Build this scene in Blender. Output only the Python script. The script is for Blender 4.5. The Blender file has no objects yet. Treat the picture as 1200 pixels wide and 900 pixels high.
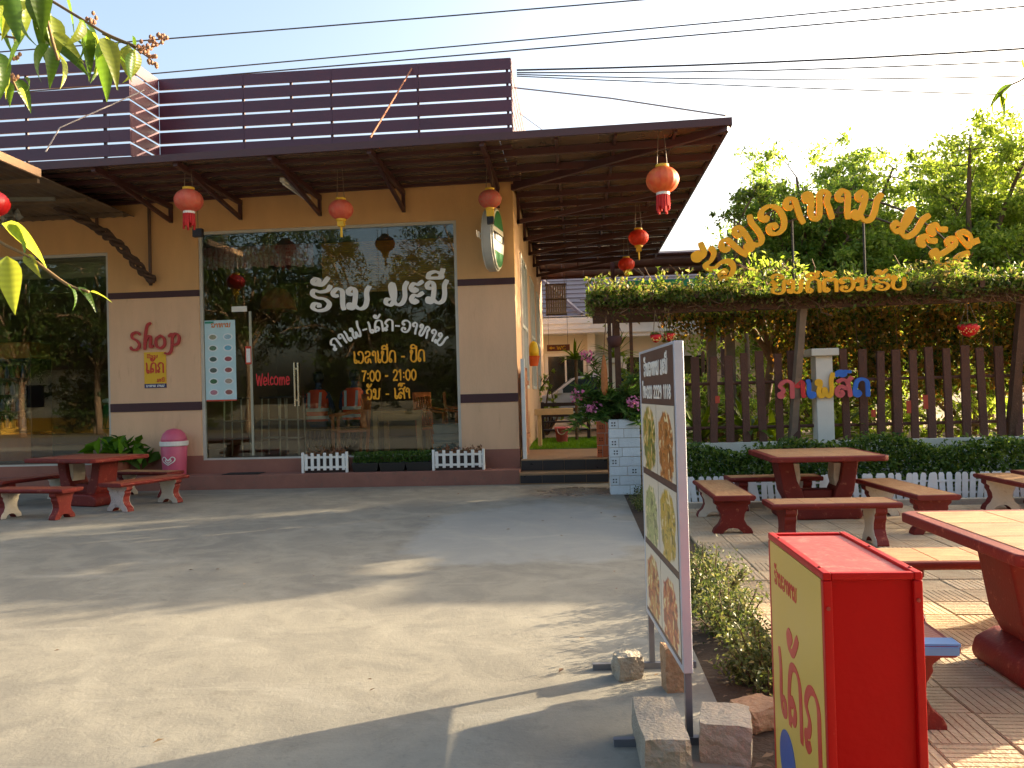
import bpy, bmesh, math, random
import numpy as np
from mathutils import Vector, Matrix, noise as mnoise
PI = math.pi
rnd = random.Random(7)
rng = np.random.default_rng(7)
S = bpy.context.scene
COL = S.collection

# ------------------------------------------------------------------ camera
cam_d = bpy.data.cameras.new('camera')
cam = bpy.data.objects.new('camera', cam_d); COL.objects.link(cam); S.camera = cam
cam_d.sensor_width = 36; cam_d.lens = 36 * 940 / 1200
cam_d.clip_start = 0.05; cam_d.clip_end = 2000
yaw = math.atan(77 / 940); pit = math.atan(12 / 940); rol = 0.0273
fw = Vector((-math.sin(yaw) * math.cos(pit), math.cos(yaw) * math.cos(pit), math.sin(pit)))
r0 = Vector((math.cos(yaw), math.sin(yaw), 0)); u0 = r0.cross(fw)
rr = r0 * math.cos(rol) - u0 * math.sin(rol); uu = u0 * math.cos(rol) + r0 * math.sin(rol)
cam.matrix_world = Matrix.Translation((0, -12.4, 1.4)) @ Matrix((rr, uu, -fw)).transposed().to_4x4()

# ------------------------------------------------------------------ light
AZ = math.radians(29); EL = math.radians(14.5)      # azimuth measured from +X towards +Y
sun_dir = Vector((math.cos(AZ) * math.cos(EL), math.sin(AZ) * math.cos(EL), math.sin(EL)))
w = bpy.data.worlds.new('World'); S.world = w; w.use_nodes = True
nt = w.node_tree; bg = nt.nodes['Background']
sky = nt.nodes.new('ShaderNodeTexSky'); sky.sky_type = 'NISHITA'; sky.sun_disc = False
sky.sun_elevation = EL; sky.sun_rotation = PI / 2 - AZ
sky.air_density = 1.0; sky.dust_density = 7.0; sky.ozone_density = 1.0; sky.altitude = 0
nt.links.new(sky.outputs[0], bg.inputs[0]); bg.inputs[1].default_value = 0.15
sl = bpy.data.lights.new('sun', 'SUN'); sl.energy = 5.0; sl.angle = math.radians(0.5); sl.color = (1.0, 0.82, 0.57)
so = bpy.data.objects.new('sun', sl); COL.objects.link(so)
so.rotation_euler = (-sun_dir).to_track_quat('-Z', 'Y').to_euler()
S.view_settings.view_transform = 'Standard'; S.view_settings.look = 'None'
S.view_settings.exposure = 1.95; S.view_settings.gamma = 1.0
S.render.engine = 'CYCLES'
S.cycles.max_bounces = 8; S.cycles.transparent_max_bounces = 16

# ------------------------------------------------------------------ materials
def srgb(r, g, b):
    f = lambda c: (c / 255 / 12.92) if c / 255 <= 0.04045 else ((c / 255 + 0.055) / 1.055) ** 2.4
    return (f(r), f(g), f(b), 1)
MATS = {}
def mat(name, c, rough=0.6, *a_, stretch=None, **k_):
    m = mat_(name, c, rough, *a_, **k_)
    if stretch and 'stretched' not in m:
        n, l = m.node_tree.nodes, m.node_tree.links; m['stretched'] = 1
        tc = [q for q in n if q.type == 'TEX_COORD'][0]; mp = n.new('ShaderNodeMapping'); mp.inputs['Scale'].default_value = stretch
        for q in [q for q in n if q.type == 'TEX_NOISE']:
            l.new(mp.outputs[0], q.inputs['Vector'])
        l.new(tc.outputs['Object'], mp.inputs['Vector'])
    return m
def mat_(name, c, rough=0.6, var=0.12, scale=6.0, bump=0.0, bscale=40.0, metal=0.0, spec=0.5, c2=None, piece=0.0, wear=None, wearamt=0.5):
    """principled surface: mottled colour (noise), fine bump, optional second worn colour, optional per-piece random tint"""
    if name in MATS: return MATS[name]
    m = bpy.data.materials.new(name); m.use_nodes = True; MATS[name] = m
    n, l = m.node_tree.nodes, m.node_tree.links
    p = n['Principled BSDF']; p.inputs['Roughness'].default_value = rough; p.inputs['Metallic'].default_value = metal
    p.inputs['Specular IOR Level'].default_value = spec
    tc = n.new('ShaderNodeTexCoord')
    no = n.new('ShaderNodeTexNoise'); no.inputs['Scale'].default_value = scale; no.inputs['Detail'].default_value = 6; no.inputs['Roughness'].default_value = 0.65
    l.new(tc.outputs['Object'], no.inputs['Vector'])
    mr = n.new('ShaderNodeMapRange'); mr.inputs[1].default_value = 0.3; mr.inputs[2].default_value = 0.7
    l.new(no.outputs[0], mr.inputs[0])
    mx = n.new('ShaderNodeMixRGB')
    c = tuple(c[:3]); d = tuple(max(0, x * (1 - var)) for x in c); h = tuple(min(1, x * (1 + var)) for x in c)
    if c2: d, h = c, tuple(c2[:3])
    mx.inputs[1].default_value = d + (1,); mx.inputs[2].default_value = h + (1,)
    l.new(mr.outputs[0], mx.inputs[0]); out = mx.outputs[0]
    if wear:
        n2 = n.new('ShaderNodeTexNoise'); n2.inputs['Scale'].default_value = scale * 3.1; n2.inputs['Detail'].default_value = 8; n2.inputs['Roughness'].default_value = 0.75
        l.new(tc.outputs['Object'], n2.inputs['Vector'])
        m2 = n.new('ShaderNodeMapRange'); m2.inputs[1].default_value = 0.62 - 0.12 * wearamt; m2.inputs[2].default_value = 0.72
        m2.inputs[4].default_value = 0.85
        l.new(n2.outputs[0], m2.inputs[0])
        w2 = n.new('ShaderNodeMixRGB'); w2.inputs[2].default_value = tuple(wear[:3]) + (1,)
        l.new(m2.outputs[0], w2.inputs[0]); l.new(out, w2.inputs[1]); out = w2.outputs[0]
    if piece:
        oi = n.new('ShaderNodeObjectInfo'); hs = n.new('ShaderNodeHueSaturation')
        m3 = n.new('ShaderNodeMapRange'); m3.inputs[3].default_value = 1 - piece; m3.inputs[4].default_value = 1 + piece
        l.new(oi.outputs['Random'], m3.inputs[0]); l.new(m3.outputs[0], hs.inputs['Value']); l.new(out, hs.inputs['Color']); out = hs.outputs[0]
    l.new(out, p.inputs['Base Color'])
    rm = n.new('ShaderNodeMapRange'); rm.inputs[3].default_value = max(0.03, rough - 0.1); rm.inputs[4].default_value = min(1, rough + 0.1)
    l.new(no.outputs[0], rm.inputs[0]); l.new(rm.outputs[0], p.inputs['Roughness'])
    if bump:
        nb = n.new('ShaderNodeTexNoise'); nb.inputs['Scale'].default_value = bscale; nb.inputs['Detail'].default_value = 5
        l.new(tc.outputs['Object'], nb.inputs['Vector'])
        b = n.new('ShaderNodeBump'); b.inputs['Strength'].default_value = bump; b.inputs['Distance'].default_value = 0.02
        l.new(nb.outputs[0], b.inputs['Height']); l.new(b.outputs[0], p.inputs['Normal'])
    return m

def leafmat(name, cols, trans=0.5, gloss=0.35):
    """leaves: a random tint per leaf out of the given colours, light passes through"""
    if name in MATS: return MATS[name]
    m = bpy.data.materials.new(name); m.use_nodes = True; MATS[name] = m
    n, l = m.node_tree.nodes, m.node_tree.links; n.clear()
    out = n.new('ShaderNodeOutputMaterial'); g = n.new('ShaderNodeNewGeometry')
    cr = n.new('ShaderNodeValToRGB'); cr.color_ramp.interpolation = 'LINEAR'
    while len(cr.color_ramp.elements) < len(cols): cr.color_ramp.elements.new(0.5)
    for i, c in enumerate(cols):
        cr.color_ramp.elements[i].position = i / max(1, len(cols) - 1); cr.color_ramp.elements[i].color = tuple(c[:3]) + (1,)
    l.new(g.outputs['Random Per Island'], cr.inputs[0])
    pb = n.new('ShaderNodeBsdfPrincipled'); pb.inputs['Roughness'].default_value = gloss + 0.15; pb.inputs['Specular IOR Level'].default_value = 0.35
    tr = n.new('ShaderNodeBsdfTranslucent')
    hs = n.new('ShaderNodeHueSaturation'); hs.inputs['Value'].default_value = 1.9; hs.inputs['Saturation'].default_value = 1.1; hs.inputs['Hue'].default_value = 0.485
    l.new(cr.outputs[0], pb.inputs['Base Color']); l.new(cr.outputs[0], hs.inputs['Color']); l.new(hs.outputs[0], tr.inputs[0])
    ms = n.new('ShaderNodeMixShader'); ms.inputs[0].default_value = trans
    l.new(pb.outputs[0], ms.inputs[1]); l.new(tr.outputs[0], ms.inputs[2]); l.new(ms.outputs[0], out.inputs[0])
    return m

def glassmat(name, tint=(0.86, 0.9, 0.88), ior=1.52):
    m = bpy.data.materials.new(name); m.use_nodes = True; MATS[name] = m
    n, l = m.node_tree.nodes, m.node_tree.links; n.clear()
    out = n.new('ShaderNodeOutputMaterial'); fr = n.new('ShaderNodeFresnel'); fr.inputs[0].default_value = ior
    t = n.new('ShaderNodeBsdfTransparent'); t.inputs[0].default_value = tint + (1,)
    g = n.new('ShaderNodeBsdfGlossy'); g.inputs['Roughness'].default_value = 0.0; g.inputs[0].default_value = (1, 1, 1, 1)
    ms = n.new('ShaderNodeMixShader'); l.new(fr.outputs[0], ms.inputs[0]); l.new(t.outputs[0], ms.inputs[1]); l.new(g.outputs[0], ms.inputs[2])
    l.new(ms.outputs[0], out.inputs[0]); return m

# ------------------------------------------------------------------ mesh helpers
class MB:
    def __init__(s): s.v = []; s.f = []
    def add(s, vs, fs):
        o = len(s.v); s.v += [tuple(v) for v in vs]; s.f += [tuple(i + o for i in f) for f in fs]; return s
    def box(s, x0, x1, y0, y1, z0, z1):
        return s.add([(x, y, z) for z in (z0, z1) for y in (y0, y1) for x in (x0, x1)],
                     [(0, 2, 3, 1), (4, 5, 7, 6), (0, 1, 5, 4), (2, 6, 7, 3), (0, 4, 6, 2), (1, 3, 7, 5)])
    def beam(s, a, b, w, h, up=(0, 0, 1)):
        a, b = Vector(a), Vector(b); d = (b - a).normalized(); u = Vector(up)
        if abs(d.dot(u)) > 0.99: u = Vector((0, 1, 0))
        r = d.cross(u).normalized(); u = r.cross(d)
        vs = [p + r * sx * w / 2 + u * sz * h / 2 for p in (a, b) for sx, sz in ((-1, -1), (1, -1), (1, 1), (-1, 1))]
        return s.add(vs, [(0, 1, 2, 3), (7, 6, 5, 4), (0, 4, 5, 1), (1, 5, 6, 2), (2, 6, 7, 3), (3, 7, 4, 0)])
    def tube(s, pts, rad, n=8, cap=True):
        pts = [Vector(p) for p in pts]; k = len(pts)
        rad = rad if isinstance(rad, (list, tuple)) else [rad] * k
        o = len(s.v); ref = None
        for i, p in enumerate(pts):
            d = (pts[min(i + 1, k - 1)] - pts[max(i - 1, 0)]).normalized()
            if ref is None: ref = Vector((0, 0, 1)) if abs(d.z) < 0.9 else Vector((1, 0, 0))
            r = d.cross(ref).normalized(); u = r.cross(d).normalized(); ref = u
            for j in range(n):
                a = 2 * PI * j / n; s.v.append(tuple(p + (r * math.cos(a) + u * math.sin(a)) * rad[i]))
        for i in range(k - 1):
            for j in range(n):
                q = (j + 1) % n; s.f.append((o + i * n + j, o + (i + 1) * n + j, o + (i + 1) * n + q, o + i * n + q))
        if cap:
            s.f.append(tuple(o + j for j in range(n))); s.f.append(tuple(o + (k - 1) * n + j for j in reversed(range(n))))
        return s
    def lathe(s, prof, n=24, c=(0, 0, 0)):
        o = len(s.v)
        for r, z in prof:
            for j in range(n):
                a = 2 * PI * j / n; s.v.append((c[0] + r * math.cos(a), c[1] + r * math.sin(a), c[2] + z))
        for i in range(len(prof) - 1):
            for j in range(n):
                q = (j + 1) % n; s.f.append((o + i * n + j, o + i * n + q, o + (i + 1) * n + q, o + (i + 1) * n + j))
        s.f.append(tuple(o + j for j in reversed(range(n)))); s.f.append(tuple(o + (len(prof) - 1) * n + j for j in range(n)))
        return s
    def prism(s, poly, t0, t1, axis='y'):
        """polygon (a,b) swept from t0 to t1 along axis; axis y: (x,z); axis x: (y,z); axis z: (x,y)"""
        f = {'y': lambda a, b, t: (a, t, b), 'x': lambda a, b, t: (t, a, b), 'z': lambda a, b, t: (a, b, t)}[axis]
        k = len(poly)
        return s.add([f(a, b, t0) for a, b in poly] + [f(a, b, t1) for a, b in poly],
                     [tuple(range(k)), tuple(reversed(range(k, 2 * k)))] + [(i, i + k, (i + 1) % k + k, (i + 1) % k) for i in range(k)])
    def build(s, name, m, parent=None, bevel=0, smooth=False, seg=2, loc=None):
        me = bpy.data.meshes.new(name); me.from_pydata(s.v, [], s.f)
        bm = bmesh.new(); bm.from_mesh(me); bmesh.ops.recalc_face_normals(bm, faces=bm.faces); bm.to_mesh(me); bm.free()
        return link(name, me, m, parent, bevel, smooth, seg, loc)
def link(name, me, m, parent=None, bevel=0, smooth=False, seg=2, loc=None):
    o = bpy.data.objects.new(name, me); COL.objects.link(o)
    if m: me.materials.append(m)
    if smooth: me.polygons.foreach_set('use_smooth', [True] * len(me.polygons))
    if parent: o.parent = parent
    if loc: o.location = loc
    if bevel:
        b = o.modifiers.new('bevel', 'BEVEL'); b.width = bevel; b.segments = seg; b.limit_method = 'ANGLE'; b.angle_limit = math.radians(35)
        if smooth or seg > 1: me.polygons.foreach_set('use_smooth', [True] * len(me.polygons)); o.modifiers.new('wn', 'WEIGHTED_NORMAL')
    return o
def tag(o, label, cat, group=None, kind=None):
    o['label'] = label; o['category'] = cat
    if group: o['group'] = group
    if kind: o['kind'] = kind
    return o
def thing(name, label, cat, loc=(0, 0, 0), rotz=0, group=None):
    o = bpy.data.objects.new(name, None); COL.objects.link(o); o.location = loc; o.rotation_euler = (0, 0, rotz)
    return tag(o, label, cat, group)
def struct(o, label=None):
    o['kind'] = 'structure'
    if label: o['label'] = label
    return o
def copy_tree(o, parent=None):
    c = o.copy(); COL.objects.link(c)
    if parent: c.parent = parent
    for ch in list(o.children): copy_tree(ch, c)
    return c
def catmull(pts, per=6):
    P = [Vector(p) for p in pts]; P = [P[0] * 2 - P[1]] + P + [P[-1] * 2 - P[-2]]; out = []
    for i in range(1, len(P) - 2):
        for k in range(per):
            t = k / per; a, b, c, d = P[i - 1:i + 3]
            out.append(0.5 * (2 * b + (c - a) * t + (2 * a - 5 * b + 4 * c - d) * t * t + (3 * b - a - 3 * c + d) * t ** 3))
    return out + [P[-2]]

def leaf_mesh(name, C, size, m, parent=None, up=0.3, aspect=0.45, sizevar=0.35, droop=0.0, dirs=None, kind=None, fold=0.25):
    """C: N x 3 leaf centres; each leaf a folded four-cornered blade"""
    C = np.asarray(C, float); N = len(C)
    d = rng.normal(size=(N, 3)) if dirs is None else np.asarray(dirs, float) + rng.normal(size=(N, 3)) * 0.25
    d[:, 2] -= droop; d /= np.linalg.norm(d, axis=1)[:, None] + 1e-9
    nrm = rng.normal(size=(N, 3)); nrm[:, 2] += up * 3
    r = np.cross(d, nrm); r /= np.linalg.norm(r, axis=1)[:, None] + 1e-9
    nn = np.cross(r, d)
    L = (size * (1 + sizevar * rng.uniform(-1, 1, N)))[:, None]
    v = np.empty((N, 4, 3))
    v[:, 0] = C - d * L * 0.5; v[:, 2] = C + d * L * 0.5
    v[:, 1] = C - d * L * 0.05 + r * L * aspect * 0.5 + nn * L * aspect * fold
    v[:, 3] = C - d * L * 0.05 - r * L * aspect * 0.5 + nn * L * aspect * fold
    base = (np.arange(N) * 4)[:, None]
    idx = np.concatenate([base + [0, 1, 2], base + [0, 2, 3]], axis=1).reshape(-1)
    me = bpy.data.meshes.new(name)
    me.vertices.add(N * 4); me.vertices.foreach_set('co', v.reshape(-1))
    me.loops.add(N * 6); me.loops.foreach_set('vertex_index', idx.astype(np.int32))
    me.polygons.add(N * 2); me.polygons.foreach_set('loop_start', np.arange(0, N * 6, 3, dtype=np.int32)); me.polygons.foreach_set('loop_total', np.full(N * 2, 3, dtype=np.int32))
    me.update(calc_edges=True)
    o = link(name, me, m, parent)
    if kind: o['kind'] = kind
    return o
def clumps(n, centres, rad, squash=0.8):
    c = np.asarray(centres, float); k = rng.integers(0, len(c), n)
    r = np.asarray(rad) if np.ndim(rad) else np.full(len(c), rad)
    return c[k] + rng.normal(size=(n, 3)) * r[k][:, None] * np.array([0.5, 0.5, 0.5 * squash])

# ------------------------------------------------------------------ Lao lettering, drawn as pen strokes (unit: letter height 1)
G = {
 'ຮ': (.78, [[(.78, 1.12), (.66, .92), (.38, .86), (.16, .94), (.1, .76), (.26, .6), (.55, .52), (.72, .3), (.6, .06), (.3, 0), (.1, .14), (.16, .32), (.32, .3), (.34, .18)]]),
 'າ': (.52, [[(.22, .66), (.1, .64), (.05, .8), (.2, .97), (.38, .88), (.4, .6), (.4, .25), (.44, .02)]]),
 'ນ': (.9, [[(.2, .7), (.09, .7), (.06, .86), (.2, .98), (.32, .84), (.3, .4), (.22, .08), (.08, .06), (.08, .24), (.24, .22), (.45, .02), (.66, .1), (.74, .4), (.74, .78), (.84, 1.02)]]),
 'ມ': (.95, [[(.2, .26), (.07, .26), (.05, .08), (.22, .0), (.36, .2), (.4, .6), (.34, .96), (.24, .84), (.3, .4), (.44, .04), (.66, .04), (.8, .34), (.8, .78), (.9, 1.02)]]),
 'ະ': (.6, [[(.2, .72), (.28, .64), (.14, .58), (.06, .74), (.16, .92), (.34, .9), (.52, 1.02)], [(.2, .2), (.28, .12), (.14, .06), (.06, .22), (.16, .4), (.34, .38), (.52, .5)]]),
 'ກ': (.82, [[(.26, .14), (.1, .04), (.05, .22), (.2, .3), (.26, .48), (.1, .68), (.26, .92), (.5, .98), (.7, .84), (.72, .5), (.72, 0)]]),
 'ເ': (.42, [[(.08, 1.0), (.14, .7), (.12, .25), (.2, .02), (.36, .06), (.36, .24), (.24, .26)]]),
 'ໂ': (.5, [[(.42, 1.3), (.28, 1.46), (.1, 1.36), (.14, 1.18), (.3, 1.1), (.3, .6), (.28, .2), (.36, .0)]]),
 'ຟ': (.95, [[(.2, .72), (.08, .74), (.08, .92), (.22, .94), (.24, .7), (.14, .34), (.2, .04), (.36, .1), (.46, .5), (.56, .1), (.72, .04), (.82, .4), (.8, .9), (.9, 1.36)]]),
 'ຄ': (.82, [[(.1, 0), (.1, .5), (.24, .9), (.5, .98), (.7, .84), (.74, .5), (.74, 0)], [(.14, .12), (.34, .12), (.42, .3), (.3, .44), (.2, .34)]]),
 'ອ': (.82, [[(.26, .68), (.14, .6), (.06, .76), (.2, .96), (.5, .98), (.72, .76), (.74, .36), (.56, .06), (.28, .0), (.1, .14), (.16, .34), (.34, .34), (.36, .2)]]),
 'ຫ': (1.0, [[(.2, .7), (.08, .72), (.08, .92), (.24, .96), (.28, .7), (.2, .3), (.28, .04), (.46, .12), (.54, .5), (.58, .86), (.74, .98), (.88, .84), (.8, .6), (.86, .3), (.9, 0)]]),
 'ວ': (.75, [[(.14, .2), (.12, .06), (.36, .0), (.6, .2), (.66, .56), (.52, .92), (.24, .98), (.08, .82), (.2, .7)]]),
 'ລ': (.8, [[(.12, .8), (.24, .96), (.5, .96), (.62, .76), (.46, .58), (.16, .5), (.06, .24), (.2, .02), (.4, .1), (.44, .3), (.6, .3), (.72, .0)]]),
 'ປ': (.8, [[(.24, .74), (.1, .72), (.06, .9), (.2, .98), (.26, .84), (.12, .56), (.1, .2), (.28, .0), (.54, .02), (.7, .24), (.7, .8), (.74, 1.3)]]),
 'ບ': (.8, [[(.24, .74), (.1, .72), (.06, .9), (.2, .98), (.26, .84), (.12, .56), (.1, .2), (.28, .0), (.54, .02), (.7, .24), (.7, .7), (.8, 1.02)]]),
 'ດ': (.82, [[(.22, .3), (.32, .16), (.2, .02), (.08, .12), (.1, .5), (.22, .88), (.48, .98), (.7, .84), (.74, .5), (.74, 0)]]),
 'ຕ': (.82, [[(.22, .3), (.32, .16), (.2, .02), (.08, .12), (.08, .5), (.14, .86), (.28, .96), (.42, .82), (.56, .96), (.72, .86), (.74, .5), (.74, 0)]]),
 'ຍ': (.82, [[(.24, .82), (.1, .8), (.1, .96), (.26, .96), (.3, .8), (.16, .62), (.3, .5), (.12, .36), (.12, .12), (.32, .0), (.58, .04), (.72, .3), (.7, .7), (.78, 1.0)]]),
 'ຈ': (.75, [[(.24, .6), (.1, .6), (.08, .82), (.28, .98), (.54, .92), (.64, .6), (.6, .2), (.4, .0), (.2, .06), (.22, .24)]]),
 'ສ': (.85, [[(.28, .34), (.36, .16), (.2, .02), (.07, .16), (.1, .44), (.34, .6), (.5, .46), (.66, .6), (.6, .86), (.36, .98), (.12, .86)], [(.66, .6), (.72, .3), (.74, 0)], [(.62, .84), (.84, 1.1)]]),
 'ທ': (.85, [[(.22, .72), (.08, .74), (.08, .94), (.24, .96), (.28, .7), (.26, .02), (.38, .5), (.56, .94), (.74, .9), (.78, .5), (.78, 0)]]),
 '້': (0, [[(.3, 1.26), (.18, 1.22), (.12, 1.36), (.24, 1.48), (.36, 1.38), (.28, 1.2), (.48, 1.2), (.7, 1.5)]]),
 'ັ': (0, [[(.2, 1.3), (.3, 1.4), (.22, 1.46), (.12, 1.36), (.2, 1.2), (.4, 1.2), (.66, 1.48)]]),
 'ິ': (0, [[(.1, 1.16), (.16, 1.36), (.4, 1.44), (.6, 1.32), (.62, 1.16), (.1, 1.16)]]),
 'ີ': (0, [[(.1, 1.16), (.16, 1.36), (.4, 1.44), (.6, 1.32), (.62, 1.16), (.1, 1.16)], [(.6, 1.2), (.7, 1.54)]]),
 'ົ': (0, [[(.06, 1.2), (.14, 1.4), (.36, 1.46), (.5, 1.3), (.34, 1.2), (.3, 1.34), (.5, 1.44), (.8, 1.42)]]),
 '-': (.5, [[(.08, .45), (.42, .45)]]), ':': (.3, [[(.1, .3), (.2, .3)], [(.1, .7), (.2, .7)]]), ' ': (.45, []),
 '0': (.7, [[(.35, 1), (.1, .75), (.1, .25), (.35, 0), (.6, .25), (.6, .75), (.35, 1)]]),
 '1': (.5, [[(.08, .8), (.28, 1)], [(.28, 1), (.28, .5), (.28, 0)]]),
 '2': (.7, [[(.1, .75), (.25, .97), (.5, .95), (.6, .72), (.4, .4), (.08, .03)], [(.08, .03), (.62, .03)]]),
 '7': (.65, [[(.06, .97), (.6, .97)], [(.6, .97), (.35, .5), (.25, 0)]]),
 '8': (.7, [[(.35, .53), (.12, .72), (.35, .98), (.58, .72), (.35, .53), (.1, .26), (.35, .02), (.6, .26), (.35, .53)]]),
 '9': (.7, [[(.58, .7), (.35, .5), (.12, .7), (.35, .98), (.58, .7), (.55, .35), (.4, 0)]]),
 'S': (.75, [[(.62, .86), (.44, 1.0), (.16, .9), (.16, .68), (.44, .5), (.58, .26), (.42, .0), (.14, .0), (.04, .14)]]),
 'h': (.75, [[(.52, 1.5), (.32, 1.36), (.2, .8), (.14, .0)], [(.16, .36), (.32, .7), (.5, .72), (.5, .4), (.48, .12), (.64, .18)]]),
 'o': (.75, [[(.36, .76), (.1, .56), (.1, .2), (.34, .04), (.58, .2), (.58, .56), (.36, .76)]]),
 'p': (.8, [[(.1, .7), (.3, .82), (.3, .4), (.24, -.1), (.06, -.3), (-.16, -.26)], [(.3, .6), (.5, .84), (.72, .66), (.66, .3), (.4, .2), (.28, .3)]]),
 'W': (1.0, [[(.05, 1), (.25, 0), (.48, .8), (.7, 0), (.95, 1)]]), 'e': (.6, [[(.08, .35), (.5, .4), (.42, .66), (.2, .66), (.06, .35), (.2, .04), (.52, .14)]]),
 'l': (.3, [[(.14, 1.05), (.12, .2), (.26, .02)]]), 'c': (.55, [[(.5, .56), (.3, .7), (.08, .4), (.2, .05), (.5, .14)]]),
 'm': (.95, [[(.08, .65), (.1, .0)], [(.1, .4), (.28, .66), (.42, .5), (.42, .0)], [(.42, .4), (.62, .66), (.78, .5), (.8, .0)]]),
 'C': (.75, [[(.65, .82), (.4, 1), (.1, .7), (.1, .3), (.4, 0), (.66, .18)]]),
}
def stroke_mesh(mb, pts, wdt, depth, fx, nib=0.55, z0=0.0):
    """a pen stroke of changing width as a solid ribbon; fx maps (u, v, d) to space"""
    P = [Vector((p[0], p[1], 0)) for p in pts]
    P = catmull(P, 8) if len(P) > 2 else P
    k = len(P); L = []
    for i, p in enumerate(P):
        d = P[min(i + 1, k - 1)] - P[max(i - 1, 0)]; d = d.normalized() if d.length > 1e-6 else Vector((1, 0, 0))
        wv = wdt * (nib + (1 - nib) * abs(d.y * 0.94 + d.x * 0.34)) * 0.5
        if k > 3 and i in (0, k - 1): wv *= 0.75
        n = Vector((-d.y, d.x, 0)); L.append((p + n * wv, p - n * wv, z0 + 0.06 * depth * i / k))
    if True:
        d0 = (P[1] - P[0]).normalized() * wdt * 0.2; L[0] = (L[0][0] - d0, L[0][1] - d0, L[0][2])
        d1 = (P[-1] - P[-2]).normalized() * wdt * 0.2; L[-1] = (L[-1][0] + d1, L[-1][1] + d1, L[-1][2])
    vs = []
    for a, b, z in L: vs += [fx(a.x, a.y, depth + z), fx(b.x, b.y, depth + z), fx(a.x, a.y, 0), fx(b.x, b.y, 0)]
    fs = []
    for i in range(k - 1):
        o = 4 * i; q = o + 4; fs += [(o, q, q + 1, o + 1), (o + 2, o + 3, q + 3, q + 2), (o, o + 2, q + 2, q), (o + 1, q + 1, q + 3, o + 3)]
    e = 4 * (k - 1); fs += [(0, 1, 3, 2), (e, e + 2, e + 3, e + 1)]
    mb.add(vs, fs)
def text_width(t, gap=.1): return sum(G[c][0] + (gap if G[c][0] else 0) for c in t)
def write(t, parent, m, org, ux, uy, height, width=None, wdt=.17, depth=.004, arc=None, mats=None, gap=.1, nib=.55):
    """letters of t as child meshes named letter. org: baseline start; ux, uy: directions; out = ux x uy towards the reader"""
    ux, uy = Vector(ux).normalized(), Vector(uy).normalized(); out = ux.cross(uy); org = Vector(org)
    tot = text_width(t, gap); sx = (width / tot if width else height); x = 0; li = 0; prevx = 0; prev = None
    for c in t:
        gw, strokes = G[c]
        if gw == 0: x0 = prevx
        else: x0 = x; prevx = x; x += gw + gap
        if not strokes: continue
        mb = MB()
        if arc:
            cx, cz, R, half = arc; th = half - 2 * half * ((x0 + (G[prev][0] if gw == 0 else gw) / 2) / tot)
            ca, sa = math.cos(th), math.sin(th); cw = (G[prev][0] if gw == 0 else gw) / 2
            def fx(u, v, d, cw=cw, ca=ca, sa=sa):
                a, b = (u - cw) * sx, v * height - height * .5 + R
                return org + ux * (cx - b * sa + a * ca) + uy * (cz + b * ca + a * sa) + out * d
        else:
            def fx(u, v, d, x0=x0): return org + ux * ((x0 + u) * sx) + uy * (v * height) + out * d
        for si, s_ in enumerate(strokes): stroke_mesh(mb, s_, wdt, depth, fx, nib, z0=depth * .08 * si)
        mm = mats[min(li, len(mats) - 1)] if mats else m
        mb.build('letter' if c.strip() and c not in '-:' else 'mark', mm, parent); li += 1
        if gw: prev = c

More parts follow.
